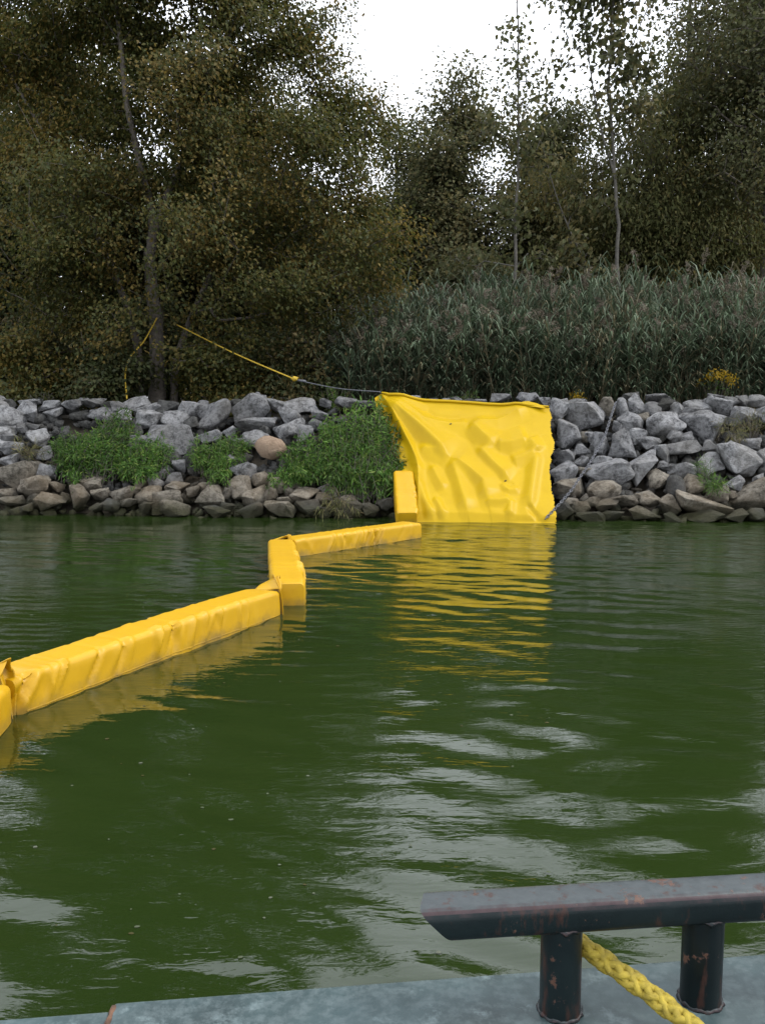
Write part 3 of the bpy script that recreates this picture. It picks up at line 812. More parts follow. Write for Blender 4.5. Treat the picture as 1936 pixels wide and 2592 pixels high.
simple_tree("tall_tree", "tall dark trunked tree rising out of frame over the right willow", BACK, 1905, 29, -420, 240, 39, GREYG, ncl=560, per=34, leaf=(0.14, 0.10), low=0.42, spread=0.5, leafmat="leaf", tr=0.2)
simple_tree("tall_tree", "tall thin leaved tree behind the cottonwood, sky showing through its top", BACK, 1700, 33, -260, 190, 40, GREYG, ncl=460, per=32, leaf=(0.15, 0.10), low=0.35, spread=0.55)
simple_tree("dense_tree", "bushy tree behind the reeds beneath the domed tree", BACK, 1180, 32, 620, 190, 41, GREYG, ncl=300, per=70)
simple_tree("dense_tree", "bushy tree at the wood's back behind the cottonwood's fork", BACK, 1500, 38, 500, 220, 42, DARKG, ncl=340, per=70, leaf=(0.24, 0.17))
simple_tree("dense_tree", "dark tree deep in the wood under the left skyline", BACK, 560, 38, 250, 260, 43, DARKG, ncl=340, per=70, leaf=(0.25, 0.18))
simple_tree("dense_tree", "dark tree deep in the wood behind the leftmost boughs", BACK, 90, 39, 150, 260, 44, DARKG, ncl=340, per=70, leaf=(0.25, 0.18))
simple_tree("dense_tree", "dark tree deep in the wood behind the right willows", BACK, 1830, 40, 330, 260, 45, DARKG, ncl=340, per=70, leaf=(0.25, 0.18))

# --- the wood goes on behind: one far mass of foliage that closes the view between the trunks
def far_wood():
    rng = np.random.default_rng(88); n = 26000
    x = rng.uniform(-26, 26, n); y = rng.uniform(42, 47, n)
    top = 8.2 + 1.6 * smooth_noise(x * 0.5, x * 0, 5, 3) + rng.normal(0, 0.4, n)
    z = 2.2 + rng.uniform(0, 1, n) ** 0.8 * top
    pos = np.stack([x, y, z], -1)
    V, T, cc = leaf_arrays(pos, rng.normal(0, 1, (n, 3)) + np.array([0, 0, -0.4]), unit(rng.normal(0, 1, (n, 3)) + np.array([0, -0.6, 0.3])), 0.5 * rng.uniform(0.6, 1.3, n), 0.36, pick_cols(n, DARKG, [1] * 5, rng))
    o = link("woodland", np_mesh("woodland", V, T, False, cc), M["leaf_far"])
    tag(o, "dark mass of foliage deep in the wood", "woodland", kind="stuff")
far_wood()

# --- slender pale poplar and the cottonwood with bare pale limbs
bx, dp = 1290, 26.5
Lp = [lob(bx, dp, 1285, 90, dp, 45, 60, 0.5), lob(bx, dp, 1300, 230, dp, 90, 90, 0.9), lob(bx, dp, 1230, 330, dp, 70, 70, 0.8), lob(bx, dp, 1370, 400, dp, 80, 80, 0.8),
      lob(bx, dp, 1290, 540, dp, 110, 80, 0.9), lob(bx, dp, 1200, 640, dp, 80, 60, 0.8), lob(bx, dp, 1380, 640, dp, 80, 60, 0.8)]
make_tree("poplar_sapling", "slender pale stemmed poplar with sparse leaves rising from the reeds", None, wpos(bx, dp), [(0, 0, 0), (0.05, 0, 4), (0.1, 0, 8), (0.0, 0, 13.6)], 0.075, Lp, 130, 13, (0.15, 0.13), GREYG, [3, 3, 2, 2, 1], 51,
          spread=0.26, droop=0.9, bark="pale_bark", r_tip=0.006, shell=0.6)
bx, dp = 1560, 27.5
Lc = [lob(bx, dp, 1480, 60, dp, 130, 110, 1.0), lob(bx, dp, 1420, 160, dp, 90, 80, 0.9), lob(bx, dp, 1600, 120, dp, 120, 120, 1.0), lob(bx, dp, 1400, 280, dp, 90, 80, 0.9), lob(bx, dp, 1560, 300, dp, 110, 90, 1.0),
      lob(bx, dp, 1640, -40, dp, 160, 120, 1.2), lob(bx, dp, 1460, -60, dp, 120, 90, 1.2), lob(bx, dp, 1500, 480, dp, 120, 90, 0.9), lob(bx, dp, 1430, 640, dp, 90, 80, 0.9)]
make_tree("cottonwood_tree", "cottonwood with pale forked limbs and sparse dark leaves against the sky", None, wpos(bx, dp), [(0, 0, 0), (-0.1, 0, 3), (-0.25, 0, 6.5), (-0.55, 0, 10), (-0.3, 0, 15)], 0.085, Lc, 230, 15, (0.19, 0.16), GREYG, [3, 3, 3, 1.5, 1], 52,
          spread=0.26, droop=0.8, bark="pale_bark", r_tip=0.007, shell=0.6,
          extra_trunks=[([(-0.1, 0, 3.0), (-0.9, 0.1, 4.2), (-1.9, 0.1, 6.2), (-2.6, 0.1, 8.4)], 0.04), ([(-0.28, 0, 7.0), (-0.9, 0, 9.0), (-1.5, 0, 12.5)], 0.045)])

# --- shrubs in the shade under the maple
UNDER = "shaded shrubs under the maple"
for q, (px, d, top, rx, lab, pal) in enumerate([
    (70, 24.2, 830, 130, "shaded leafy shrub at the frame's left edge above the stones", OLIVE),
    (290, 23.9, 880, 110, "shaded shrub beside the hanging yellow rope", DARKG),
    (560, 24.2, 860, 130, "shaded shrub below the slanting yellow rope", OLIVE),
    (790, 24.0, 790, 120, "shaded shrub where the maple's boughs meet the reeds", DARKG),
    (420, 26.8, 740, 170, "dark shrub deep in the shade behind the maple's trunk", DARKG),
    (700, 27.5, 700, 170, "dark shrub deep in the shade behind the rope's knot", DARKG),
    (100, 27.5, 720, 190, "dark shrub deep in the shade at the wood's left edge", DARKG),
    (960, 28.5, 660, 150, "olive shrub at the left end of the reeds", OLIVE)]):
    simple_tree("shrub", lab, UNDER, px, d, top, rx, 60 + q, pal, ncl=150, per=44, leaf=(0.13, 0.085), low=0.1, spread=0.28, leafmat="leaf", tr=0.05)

# ---- reeds ------------------------------------------------------------
REEDC = dict(stem=(0.17, 0.145, 0.085), leaf=[(0.076, 0.106, 0.062), (0.104, 0.134, 0.084), (0.052, 0.078, 0.042), (0.120, 0.108, 0.062)], plume=[(0.15, 0.125, 0.092), (0.115, 0.094, 0.07), (0.18, 0.15, 0.115)])
def reed_parts(seed, H=3.2):
    """stem, list of leaves, plume: each as (V, F(tri), colours)"""
    rng = np.random.default_rng(seed)
    lean = rng.normal(0, 0.10, 2)
    zz = np.linspace(0, 1, 6)
    ctr = np.stack([lean[0] * zz ** 2 * H, lean[1] * zz ** 2 * H, zz * H], -1)
    V, Q, T = tube_arrays(ctr, 0.011 * (1 - 0.6 * zz), 3, False)
    tri = np.concatenate([Q[:, [0, 1, 2]], Q[:, [0, 2, 3]]])
    dead = rng.uniform() < 0.3
    sc = np.array(REEDC["stem"]) * (1.25 if dead else 0.8)
    stem = (V, tri, np.tile(sc, (len(V), 1)))
    leaves = []
    nl = rng.integers(12, 17)
    for k in range(nl):
        t = 0.18 + 0.76 * (k + rng.uniform(0, 0.8)) / nl
        base = np.array([np.interp(t, zz, ctr[:, i]) for i in range(3)])
        az = rng.uniform(0, 6.28); L = rng.uniform(0.45, 0.80); rise = rng.uniform(0.9, 2.1)
        h = np.array([math.cos(az), math.sin(az), 0]); s = np.array([-math.sin(az), math.cos(az), 0])
        pts = [base, base + h * L * 0.36 + np.array([0, 0, L * 0.42 * rise]), base + h * L * 0.72 + np.array([0, 0, L * 0.55 * rise]), base + h * L + np.array([0, 0, L * 0.42 * rise - 0.05])]
        w = rng.uniform(0.034, 0.056) * np.array([0.4, 1.0, 0.7])
        v = []
        for i in range(3): v += [pts[i] - s * w[i] / 2, pts[i] + s * w[i] / 2]
        v.append(pts[3]); v = np.array(v)
        f = np.array([[0, 1, 3], [0, 3, 2], [2, 3, 5], [2, 5, 4], [4, 5, 6]])
        c = np.array(REEDC["leaf"][3 if (dead and rng.uniform() < 0.7) else rng.integers(0, 3)]) * rng.uniform(0.75, 1.3)
        leaves.append((v, f, np.tile(c, (7, 1))))
    # feathery nodding plume
    top = ctr[-1]; az = rng.uniform(0, 6.28); h = np.array([math.cos(az), math.sin(az), 0])
    n = 60; PL = rng.uniform(0.26, 0.40)
    t = rng.uniform(0, 1, n)
    spine = top + h * (t ** 2)[:, None] * PL * 0.5 + np.array([0, 0, 1.0]) * (t * PL * 0.85)[:, None]
    wv = (np.sin(np.pi * np.clip(t * 0.85 + 0.1, 0, 1)) * 0.075)[:, None]
    pos = spine + rng.normal(0, 0.5, (n, 3)) * wv
    ax = unit(h * 0.7 + np.array([0, 0, 0.5]) + rng.normal(0, 0.5, (n, 3)))
    pal = np.array(REEDC["plume"])[rng.integers(0, 3)]
    pv, pf, pc = leaf_arrays(pos, ax, unit(rng.normal(0, 1, (n, 3))), 0.10, 0.022, np.tile(pal, (n, 1)) * rng.uniform(0.75, 1.25, (n, 1)))
    return stem, leaves, (pv, pf, pc)
def merge(parts):
    V, Fc, Cc, o = [], [], [], 0
    for v, f, c in parts: V.append(v); Fc.append(f + o); Cc.append(c); o += len(v)
    return np.concatenate(V), np.concatenate(Fc), np.concatenate(Cc)
templates = []
for k in range(18):
    s, l, p = reed_parts(700 + k)
    templates.append((merge([s] + l + [p]), merge([s] + l)))
rng = np.random.default_rng(77)
parts = []
def reed_left(d): return (d - 23) * 0.05
cnt = 0
while cnt < 3000:
    d = 23.2 + 6.5 * rng.uniform() ** 1.3; px = rng.uniform(790, 2150)
    if px < 1000 and rng.uniform() > ((px - 760) / 260) ** 1.2: continue
    x = (px - 968) / F * d
    hgt = (0.55 + 0.42 * min(1, (d - 23) / 2.2)) * rng.uniform(0.74, 1.16) * (0.80 + 0.2 * min(1, max(0, (px - 850) / 350)))
    hgt *= 1.09 + 0.06 * math.sin(px * 0.021) + 0.05 * math.sin(px * 0.053 + 1)
    full = rng.uniform() < 0.22
    v, f, c = templates[rng.integers(0, 18)][0 if full else 1]
    a = rng.uniform(0, 6.28); ca, sa = math.cos(a), math.sin(a)
    Rm = np.array([[ca, -sa, 0], [sa, ca, 0], [0, 0, 1]])
    vv = (v * np.array([1, 1, hgt])) @ Rm.T
    ln = rng.normal(0, 0.075, 2); vv[:, 0] += ln[0] * vv[:, 2]; vv[:, 1] += ln[1] * vv[:, 2]
    vv += np.array([x, d, ground_z(x, d) - 0.05])
    parts.append((vv, f, c * rng.uniform(0.8, 1.2))); cnt += 1
V, Fc, Cc = merge(parts)
rb = link("reed_bed", np_mesh("reed_bed", V, Fc, False, Cc), M["reed"])
tag(rb, "dense stand of grey green reeds behind the stones", "reeds", kind="stuff")

# single tall reeds that stand out of the bed, each with its own leaves and plume
reed_meshes = []
for k in range(6):
    s, l, p = reed_parts(760 + k, 3.5)
    reed_meshes.append((np_mesh("stem", s[0], s[1], True, s[2]), [np_mesh("leaf", *q[:2], False, q[2]) for q in l], np_mesh("plume", *p[:2], False, p[2])))
for ms in reed_meshes:
    for me in [ms[0], ms[2]] + ms[1]: me.materials.append(M["reed"])
tall = [(1768, 640, "tallest reed, its tan plume standing highest against the dark trees"), (1615, 655, "tall thin reed plume left of the tallest reed"), (1378, 680, "tall nodding reed plume above the middle of the reed bed"),
        (1290, 705, "reed plume beside the slender pale poplar's stem"), (1500, 690, "broad reed plume under the cottonwood's trunk"), (1690, 700, "reed plume just left of the tallest reed's stem"),
        (1180, 725, "reed plume standing over the left part of the bed"), (1420, 705, "bushy reed plume between the poplar and cottonwood"), (1880, 700, "reed plume near the frame's right edge"), (1095, 745, "low reed plume near the maple's outermost boughs")]
for k, (px, py, lab) in enumerate(tall):
    d = 25.2 + (k % 4) * 0.5
    p = on_y(px, py + 30, d); gz = ground_z(p.x, d) - 0.05
    root = empty("reed", (p.x, d, gz)); tag(root, lab, "reed", "reeds standing out of the reed bed")
    st, lv, pl = reed_meshes[k % 6]
    root.rotation_euler = (0, 0, k * 1.3); s = (p.z - gz) / 3.5; root.scale = (1, 1, s)
    for nm, me in [("stem", st)] + [("leaf", q) for q in lv] + [("plume", pl)]:
        o = bpy.data.objects.new(nm, me); COL.objects.link(o); o.parent = root

# ---- willow bushes on the stones -------------------------------------------
def willow_bush(name, label, group, px, py, rx, rz, ry, nstem, per, seed, palette, leafLW=(0.13, 0.024), droop=0.35, low=-0.6, cat="bush"):
    """px,py: centre of the bush in the photo; grows out of the bank behind it"""
    rng = np.random.default_rng(seed)
    c = bank_point(px, py, 0.22); c = np.array(c)
    foot = c + np.array([0, 0.15, -rz * 0.85]); 
    root = empty(name, tuple(foot)); tag(root, label, cat, group)
    # tips gathered into sprays over the front of an uneven ellipsoid that lies on the slope
    ncl = max(5, nstem // 14)
    cv = unit(rng.normal(0, 1, (ncl, 3))); cv[:, 1] = -np.abs(cv[:, 1]) * 0.9 + 0.15
    cr = rng.uniform(0.35, 1.08, (ncl, 1))
    kk = rng.integers(0, ncl, nstem)
    tips = c + (cv * cr)[kk] * np.array([rx, ry, rz]) + rng.normal(0, 1, (nstem, 3)) * np.array([0.13, 0.10, 0.10]); tips[:, 1] += (tips[:, 2] - c[2]) * RUN * 0.85
    tips[:, 2] = np.maximum(tips[:, 2], 0.06)
    base = foot + rng.normal(0, 1, (nstem, 3)) * np.array([rx * 0.45, 0.12, rz * 0.12])
    base[:, 0] = base[:, 0] * 0.5 + tips[:, 0] * 0.5
    base[:, 2] = np.minimum(base[:, 2], tips[:, 2] + 0.1); base[:, 1] = np.array([shore_y(x) for x in base[:, 0]]) + RUN * np.maximum(base[:, 2], 0) - 0.05
    SV, SF, o = [], [], 0
    LP, LA = [], []
    for i in range(nstem):
        mid = (base[i] + tips[i]) / 2 + np.array([0, -0.10, 0.30 * rz + 0.05])
        t = np.linspace(0, 1, 5)[:, None]
        pts = (1 - t) ** 2 * base[i] + 2 * t * (1 - t) * mid + t ** 2 * tips[i]
        V, Q, _ = tube_arrays(pts, 0.007 * (1 - 0.7 * t[:, 0]), 3, False)
        SV.append(V); SF.append(Q + o); o += len(V)
        tt = rng.uniform(0.10, 1.06, (per, 1))
        p = (1 - tt) ** 2 * base[i] + 2 * tt * (1 - tt) * mid + tt ** 2 * tips[i]
        d = unit(tips[i] - mid)
        LP.append(p + rng.normal(0, 0.03, p.shape)); LA.append(d * 0.5 + rng.normal(0, 0.55, p.shape) + np.array([0, -0.15, -droop]))
    link("stems", np_mesh("stems", np.concatenate(SV), np.concatenate(SF), True), M["twig"], root)
    LP, LA = np.concatenate(LP), np.concatenate(LA); n = len(LP)
    cols = pick_cols(n, palette, [3, 3, 2, 1.2][:len(palette)], rng, 0.3)
    stemtone = np.repeat(rng.uniform(0.7, 1.35, ncl)[kk], per)[:, None]
    V, T, cc = leaf_arrays(LP, LA, unit(rng.normal(0, 0.6, (n, 3)) + np.array([0, -0.3, 0.8])), leafLW[0] * rng.uniform(0.7, 1.3, n), leafLW[1] * rng.uniform(0.8, 1.3, n), cols * stemtone)
    link("foliage", np_mesh("foliage", V, T, False, cc), M["leaf"], root)
    return root
GREEN = [(0.0504, 0.114, 0.0168), (0.078, 0.15, 0.0252), (0.0336, 0.0816, 0.012), (0.126, 0.174, 0.036)]
GREEN2 = [(0.0648, 0.1363, 0.0198), (0.092, 0.1687, 0.0308), (0.0439, 0.1038, 0.0154), (0.1411, 0.1882, 0.044)]
WB = "willow bushes growing between the stones"
willow_bush("willow_bush", "bright green willow bush on the stones at left", WB, 232, 1122, 1.15, 0.80, 0.45, 330, 36, 81, GREEN, (0.13, 0.026))
willow_bush("willow_bush", "trailing arm of willow leaves right of the left bush", WB, 365, 1160, 0.62, 0.52, 0.38, 160, 34, 82, GREEN, (0.13, 0.026))
willow_bush("willow_bush", "small green willow clump left of the pinkish boulder", WB, 550, 1150, 0.82, 0.46, 0.30, 190, 30, 83, GREEN2, (0.13, 0.024))
willow_bush("willow_bush", "green willow clump just below and right of the pinkish boulder", WB, 780, 1160, 0.92, 0.52, 0.35, 260, 34, 84, GREEN, (0.13, 0.024))
willow_bush("willow_bush", "large drooping willow bush against the yellow sheet", WB, 915, 1125, 0.85, 1.15, 0.50, 480, 38, 85, GREEN2, (0.16, 0.031), 0.6)
GRASS = [(0.12, 0.12, 0.045), (0.16, 0.145, 0.06), (0.085, 0.10, 0.03), (0.20, 0.16, 0.08)]
GT = "grass tufts between the stones"
for q, (px, py, rx, rz, pal, lab) in enumerate([
    (60, 1140, 0.5, 0.22, GRASS, "dry grass tuft left of the left willow bush"), (870, 1265, 0.55, 0.25, GRASS, "dry straw grass hanging over the stones at the waterline"),
    (1790, 1190, 0.28, 0.35, GREEN2, "thin green grass tuft between the right boulders"), (1840, 1085, 0.30, 0.28, GRASS, "dry stalks sticking up among the right boulders"), (1800, 1225, 0.22, 0.12, GREEN2, "short green weeds low among the right boulders"),
    (1905, 1080, 0.25, 0.25, GRASS, "dry grass stalks near the frame's right edge")]):
    willow_bush("grass_tuft", lab, GT, px, py, rx, rz, 0.2, 20 if q != 1 else 36, 10, 90 + q, pal, (0.20, 0.012), -0.1 if q != 1 else 0.7, cat="grass tuft")
# plants along the crest of the bank
def crest_plant(name, label, px, py, d, rx, h, palette, n, per, seed, LW, group=None, cat="plant", flowers=None):
    rng = np.random.default_rng(seed); p = on_y(px, py, d); gz = ground_z(p.x, d)
    root = empty(name, (p.x, d, gz)); tag(root, label, cat, group)
    SV, SF, o, LP, LA, FP = [], [], 0, [], [], []
    for i in range(n):
        b = np.array([p.x + rng.normal(0, rx * 0.35), d + rng.normal(0, 0.12), gz]); hh = (p.z - gz) + rng.uniform(-0.5, 0.5) * h
        tip = b + np.array([rng.normal(0, rx * 0.5), rng.normal(0, 0.15) - 0.1, hh])
        t = np.linspace(0, 1, 4)[:, None]; pts = b + (tip - b) * t + np.array([0, 0, 0.12]) * t * (1 - t)
        V, Q, _ = tube_arrays(pts, 0.006, 3, False); SV.append(V); SF.append(Q + o); o += len(V)
        tt = rng.uniform(0.25, 1.0, (per, 1)); LP.append(b + (tip - b) * tt); LA.append(rng.normal(0, 0.8, (per, 3)) + np.array([0, -0.2, 0.3]))
        if flowers: FP.append(tip + rng.normal(0, 1, (26, 3)) * np.array([0.09, 0.07, 0.05]))
    link("stems", np_mesh("stems", np.concatenate(SV), np.concatenate(SF), True), M["twig"], root)
    LP, LA = np.concatenate(LP), np.concatenate(LA); m = len(LP)
    V, T, cc = leaf_arrays(LP, LA, unit(rng.normal(0, 1, (m, 3))), LW[0], LW[1], pick_cols(m, palette, [1] * len(palette), rng))
    link("foliage", np_mesh("foliage", V, T, False, cc), M["leaf"], root)
    if flowers:
        FP = np.concatenate(FP); m = len(FP)
        V, T, cc = leaf_arrays(FP, rng.normal(0, 1, (m, 3)), unit(rng.normal(0, 1, (m, 3))), 0.07, 0.04, pick_cols(m, flowers, [1] * len(flowers), rng, 0.15))
        tag(link("flowers", np_mesh("flowers", V, T, False, cc), M["leaf"], root), kind="stuff")
YEL = [(0.32, 0.21, 0.010), (0.25, 0.165, 0.008)]
crest_plant("goldenrod", "goldenrod with bright yellow flower heads in front of the right reeds", 1812, 955, 22.9, 0.24, 0.30, GREEN2, 11, 14, 131, (0.09, 0.018), flowers=YEL)
crest_plant("goldenrod", "low goldenrod with a yellow tuft behind the sheet's right corner", 1462, 1004, 22.9, 0.12, 0.06, GREEN2, 4, 10, 132, (0.09, 0.018), flowers=YEL)
crest_plant("weed", "low green weed on the crest behind the yellow sheet", 1180, 998, 22.9, 0.25, 0.2, GREEN2, 14, 12, 133, (0.14, 0.02))
crest_plant("weed", "leafy weed on the crest beside the grey wire", 850, 990, 22.9, 0.35, 0.3, GREEN2, 18, 14, 134, (0.14, 0.02))
crest_plant("weed", "dim green weed at the crest by the left stones", 110, 1000, 22.9, 0.35, 0.2, DARKG[:4], 16, 12, 135, (0.12, 0.025))

# ================================================================== YELLOW BARRIER
def float_section(name, label, a, b, width, height, seed, wrinkle=(0.5,), below=0.10, slope_up=None, taper=(0.85, 0.85), camber=0.0, part_of=None):
    """a vinyl sleeve round a foam log, from a to b (points on the water at its middle line)"""
    rng = np.random.default_rng(seed)
    a, b = np.array(a, float), np.array(b, float); d = b - a; Ln = np.linalg.norm(d); d /= Ln
    hz = unit(np.array([-d[1], d[0], 0])); up = np.cross(d, hz) * -1
    if up[2] < 0: up = -up
    nu = 220
    # cross-section: rounded box, from the near side under water over the top to the far side
    prof = []
    r = 0.055; w2 = width / 2
    for z in np.linspace(-below, height - r, 15): prof.append((-w2, z))
    for t in np.linspace(0, math.pi / 2, 6)[1:]: prof.append((-w2 + r - r * math.cos(t), height - r + r * math.sin(t)))
    for x in np.linspace(-w2 + r, w2 - r, 12)[1:]: prof.append((x, height))
    for t in np.linspace(0, math.pi / 2, 6)[1:]: prof.append((w2 - r + r * math.sin(t), height - r + r * math.cos(t)))
    for z in np.linspace(height - r, -below, 10)[1:]: prof.append((w2, z))
    prof = np.array(prof); nv = len(prof)
    s = np.linspace(0, 1, nu)
    # folds: each leans, is deepest near the top edge and fades to the ends
    folds = []
    for c0 in wrinkle:
        for q in range(9):
            folds.append((c0 + rng.normal(0, 0.10), rng.uniform(0.005, 0.011), rng.uniform(0.016, 0.040) * rng.choice([1, 1, -1]), rng.uniform(-0.13, 0.01), rng.uniform(0.45, 1.0)))
    for q in range(10):
        folds.append((rng.uniform(0.04, 0.96), rng.uniform(0.008, 0.020), rng.uniform(0.006, 0.015) * rng.choice([1, -1]), rng.uniform(-0.15, 0.15), rng.uniform(0.2, 1.0)))
    S, Kk = np.meshgrid(s, np.arange(nv), indexing='ij')
    X, Z = prof[Kk, 0].copy(), prof[Kk, 1].copy()
    # outward direction of the profile
    nx = np.where(X <= -w2 + r * 0.5, -1.0, np.where(X >= w2 - r * 0.5, 1.0, X / w2 * 0.25)); nzv = np.where(Z > height - r * 0.9, 1.0, 0.15)
    hrel = np.clip((Z + 0.02) / height, -0.2, 1.0)
    disp = np.zeros_like(S)
    for (c, wd, am, ln, pk) in folds:
        cc = c + ln * (1 - hrel) * 0.5
        prof_v = np.where(np.abs(X) < w2 - r, 0.12, np.exp(-((hrel - pk) / 0.65) ** 2))
        disp += am * np.clip(1 - np.abs(S - cc) / (wd * 2.0), 0, 1) ** 1.2 * prof_v
    disp *= np.where(X < -w2 + r * 1.2, 0.22, np.where((Z > height - r * 0.7), 0.75, 1.0))      # the lee side lies flat
    disp += 0.004 * smooth_noise(S * 14, hrel * 3 + np.sign(X), seed, 2)
    # sag of the cloth over the foam: sleeve is slack near its ends
    endt = np.minimum(S / 0.05, (1 - S) / 0.05).clip(0, 1)
    k0 = taper[0] + (1 - taper[0]) * np.clip(S / 0.05, 0, 1) ** 0.6; k1 = taper[1] + (1 - taper[1]) * np.clip((1 - S) / 0.05, 0, 1) ** 0.6
    kk = k0 * k1
    X = X * kk + nx * disp; Z = np.where(Z > 0, Z * (0.35 + 0.65 * kk), Z) + nzv * disp * 0.9 + camber * np.sin(math.pi * S)
    P = a + d * (S * Ln)[..., None] + hz * X[..., None] * -1 + up * Z[..., None]
    V = P.reshape(-1, 3); Q = grid_faces(nu, nv)
    caps = []
    for row in (0, nu - 1):
        idx = row * nv + np.arange(nv)
        c = V[idx].mean(0); V = np.vstack([V, c + d * (0.015 if row else -0.015)])
        k = np.arange(nv - 1); ci = len(V) - 1
        t = np.vstack([np.stack([np.full(nv - 1, ci), idx[k], idx[k + 1]], -1), [[ci, idx[-1], idx[0]]]])
        caps.append(t if row else t[:, ::-1])
    root = empty(name, tuple(a)); tag(root, label, "boom float", "yellow floating boom sections")
    fm = np_mesh("float_sleeve", V, [Q, np.concatenate(caps)], True)
    fm.set_sharp_from_angle(angle=R(50))
    link("float_sleeve", fm, M["vinyl"], root)
    # heat-sealed seam just above the water along both long sides
    for sgn in (0, nv - 1):
        k = 4 if sgn == 0 else nv - 4
        line = P[4:-4, k] + np.array([0, 0, 0.0])
        off = hz * (1 if sgn == 0 else -1) * 0.004
        strip = np.concatenate([line + off + up * -0.006, line + off * 1.8, line + off + up * 0.006]).reshape(3, -1, 3)
        sv = strip.transpose(1, 0, 2).reshape(-1, 3)
        link("seam", np_mesh("seam", sv, grid_faces(strip.shape[1], 3), True), M["vinyl"], root)
    return root, d, hz, up

def flap(name, root, quad, peak, seed, roll=0.02, mat="vinyl", nu=24, nv=16):
    """a web of loose cloth: four corners, middle pushed by 'peak'"""
    q = [np.array(p, float) for p in quad]; u, v = np.meshgrid(np.linspace(0, 1, nu), np.linspace(0, 1, nv), indexing='ij')
    P = (1 - u)[..., None] * ((1 - v)[..., None] * q[0] + v[..., None] * q[3]) + u[..., None] * ((1 - v)[..., None] * q[1] + v[..., None] * q[2])
    P = P + (4 * u * (1 - u) * (0.35 + 0.65 * v))[..., None] * np.array(peak) + (0.02 * np.sin(u * 9 + seed) * v)[..., None] * np.array([0.4, -1, 0])
    P = P + (0.012 * smooth_noise(u * 6, v * 6, seed, 2))[..., None]
    me = np_mesh(name, P.reshape(-1, 3), grid_faces(nu, nv), True)
    o = link(name, me, M[mat], root)
    md = o.modifiers.new("thickness", 'SOLIDIFY'); md.thickness = 0.006; md.offset = 0
    return o

BW, BH = 0.40, 0.285
def mid(front_px, front_py, dirv, off=BW / 2):
    """front waterline point -> middle line, pushing away from the camera side"""
    p = np.array(on_z(front_px, front_py)); n = np.array([-dirv[1], dirv[0], 0.0]); return p + n * off
pB0, pB1 = np.array(on_z(50, 1811)), np.array(on_z(716, 1556)); dB = unit(pB1 - pB0)
nB = np.array([-dB[1], dB[0], 0]);  nB = nB if nB[1] > 0 else -nB
B0, B1 = pB0 + nB * BW / 2, pB1 + nB * BW / 2
secB, *_ = float_section("boom_section", "long yellow boom section reaching across the water in the lower left", B0, B1, BW, BH, 5, (0.14, 0.42, 0.62), camber=0.02)
pA1 = np.array(on_z(40, 1822)); dA = unit(np.array([0.10, -1.0, 0])); nA = np.array([-1.0, -0.10, 0])
A1 = pA1 + nA * BW / 2; A0 = A1 + dA * 3.4
secA, *_ = float_section("boom_section", "yellow boom section cut off by the left edge of the frame", A0, A1, BW, BH, 6, (0.4,))
# zig-zag section pointing away
C0 = (np.array(on_z(771, 1467, BH)) + np.array(on_z(690, 1478, BH))) / 2 * [1, 1, 0]
C1 = (np.array(on_z(739, 1358, BH)) + np.array(on_z(682, 1366, BH))) / 2 * [1, 1, 0]
secC, *_ = float_section("boom_section", "foreshortened yellow boom section pointing away at the kink of the boom", C0, C1, BW, BH, 7, (0.35, 0.6))
pD0, pD1 = np.array(on_z(752, 1410)), np.array(on_z(1069, 1361)); dD = unit(pD1 - pD0); nD = np.array([-dD[1], dD[0], 0])
secD, *_ = float_section("boom_section", "yellow boom section just off the foot of the yellow sheet", pD0 + nD * BW / 2, pD1 + nD * BW / 2, BW, BH * 0.98, 8, (0.45, 0.6))
# last section climbs the stones beside the sheet
E0 = np.array(on_z(1030, 1326, 0.0)); E0[2] = 0.02
E1 = np.array(on_plane(1020, 1215, S_L + BANK_N * 0.10, BANK_N))
secE, dE, hE, uE = float_section("boom_section", "yellow boom section climbing the stones beside the large yellow sheet", E0, E1, 0.44, 0.26, 9, (0.5,), below=0.12)
# loose webs that join the sections
def end_pts(P, dirv, nrm, w=BW):
    return P - nrm * w / 2, P + nrm * w / 2
flap("joining_flap", secB, [B1 - nB * BW / 2 + [0, 0, -0.05], C0 + [-0.20, 0.02, -0.05], C0 + [-0.20, 0.05, BH + 0.02], B1 - nB * BW * 0.45 + [0, 0, BH + 0.0]], (-0.02, -0.05, 0.12), 1)
flap("joining_flap", secB, [B1 + nB * BW * 0.40 + [0, 0, BH - 0.03], C0 + [-0.17, 0.22, BH - 0.03], C0 + [-0.10, 0.0, BH + 0.02], B1 - nB * BW * 0.45 + [0, 0, BH + 0.0]], (0, 0, 0.11), 2)
flap("joining_flap", secB, [B0 - nB * BW * 0.46 + [0, 0, -0.05], A1 + [0.19, 0.02, -0.05], A1 + [0.10, 0.06, BH + 0.05], B0 - nB * BW * 0.3 + [0.02, 0.02, BH + 0.03]], (-0.10, 0.05, 0.06), 3)
flap("joining_flap", secB, [B0 + nB * BW * 0.40 + [0, 0, BH - 0.04], A1 + [-0.17, 0.03, BH - 0.04], A1 + [0.10, 0.06, BH + 0.04], B0 - nB * BW * 0.3 + [0.02, 0.02, BH + 0.03]], (0, 0.02, 0.10), 4)
D0 = pD0 + nD * BW / 2
flap("joining_flap", secD, [C1 + [0.2, 0.0, 0.0], D0 + [0.0, -0.18, 0.0], D0 + [0.02, -0.15, BH], C1 + [0.15, 0, BH]], (0, 0, 0.06), 5)
flap("joining_flap", secD, [C1 + [-0.18, 0.02, BH - 0.05], D0 + [0.0, 0.18, BH - 0.04], D0 + [0.02, -0.15, BH], C1 + [0.15, 0, BH]], (0, 0, 0.07), 6)

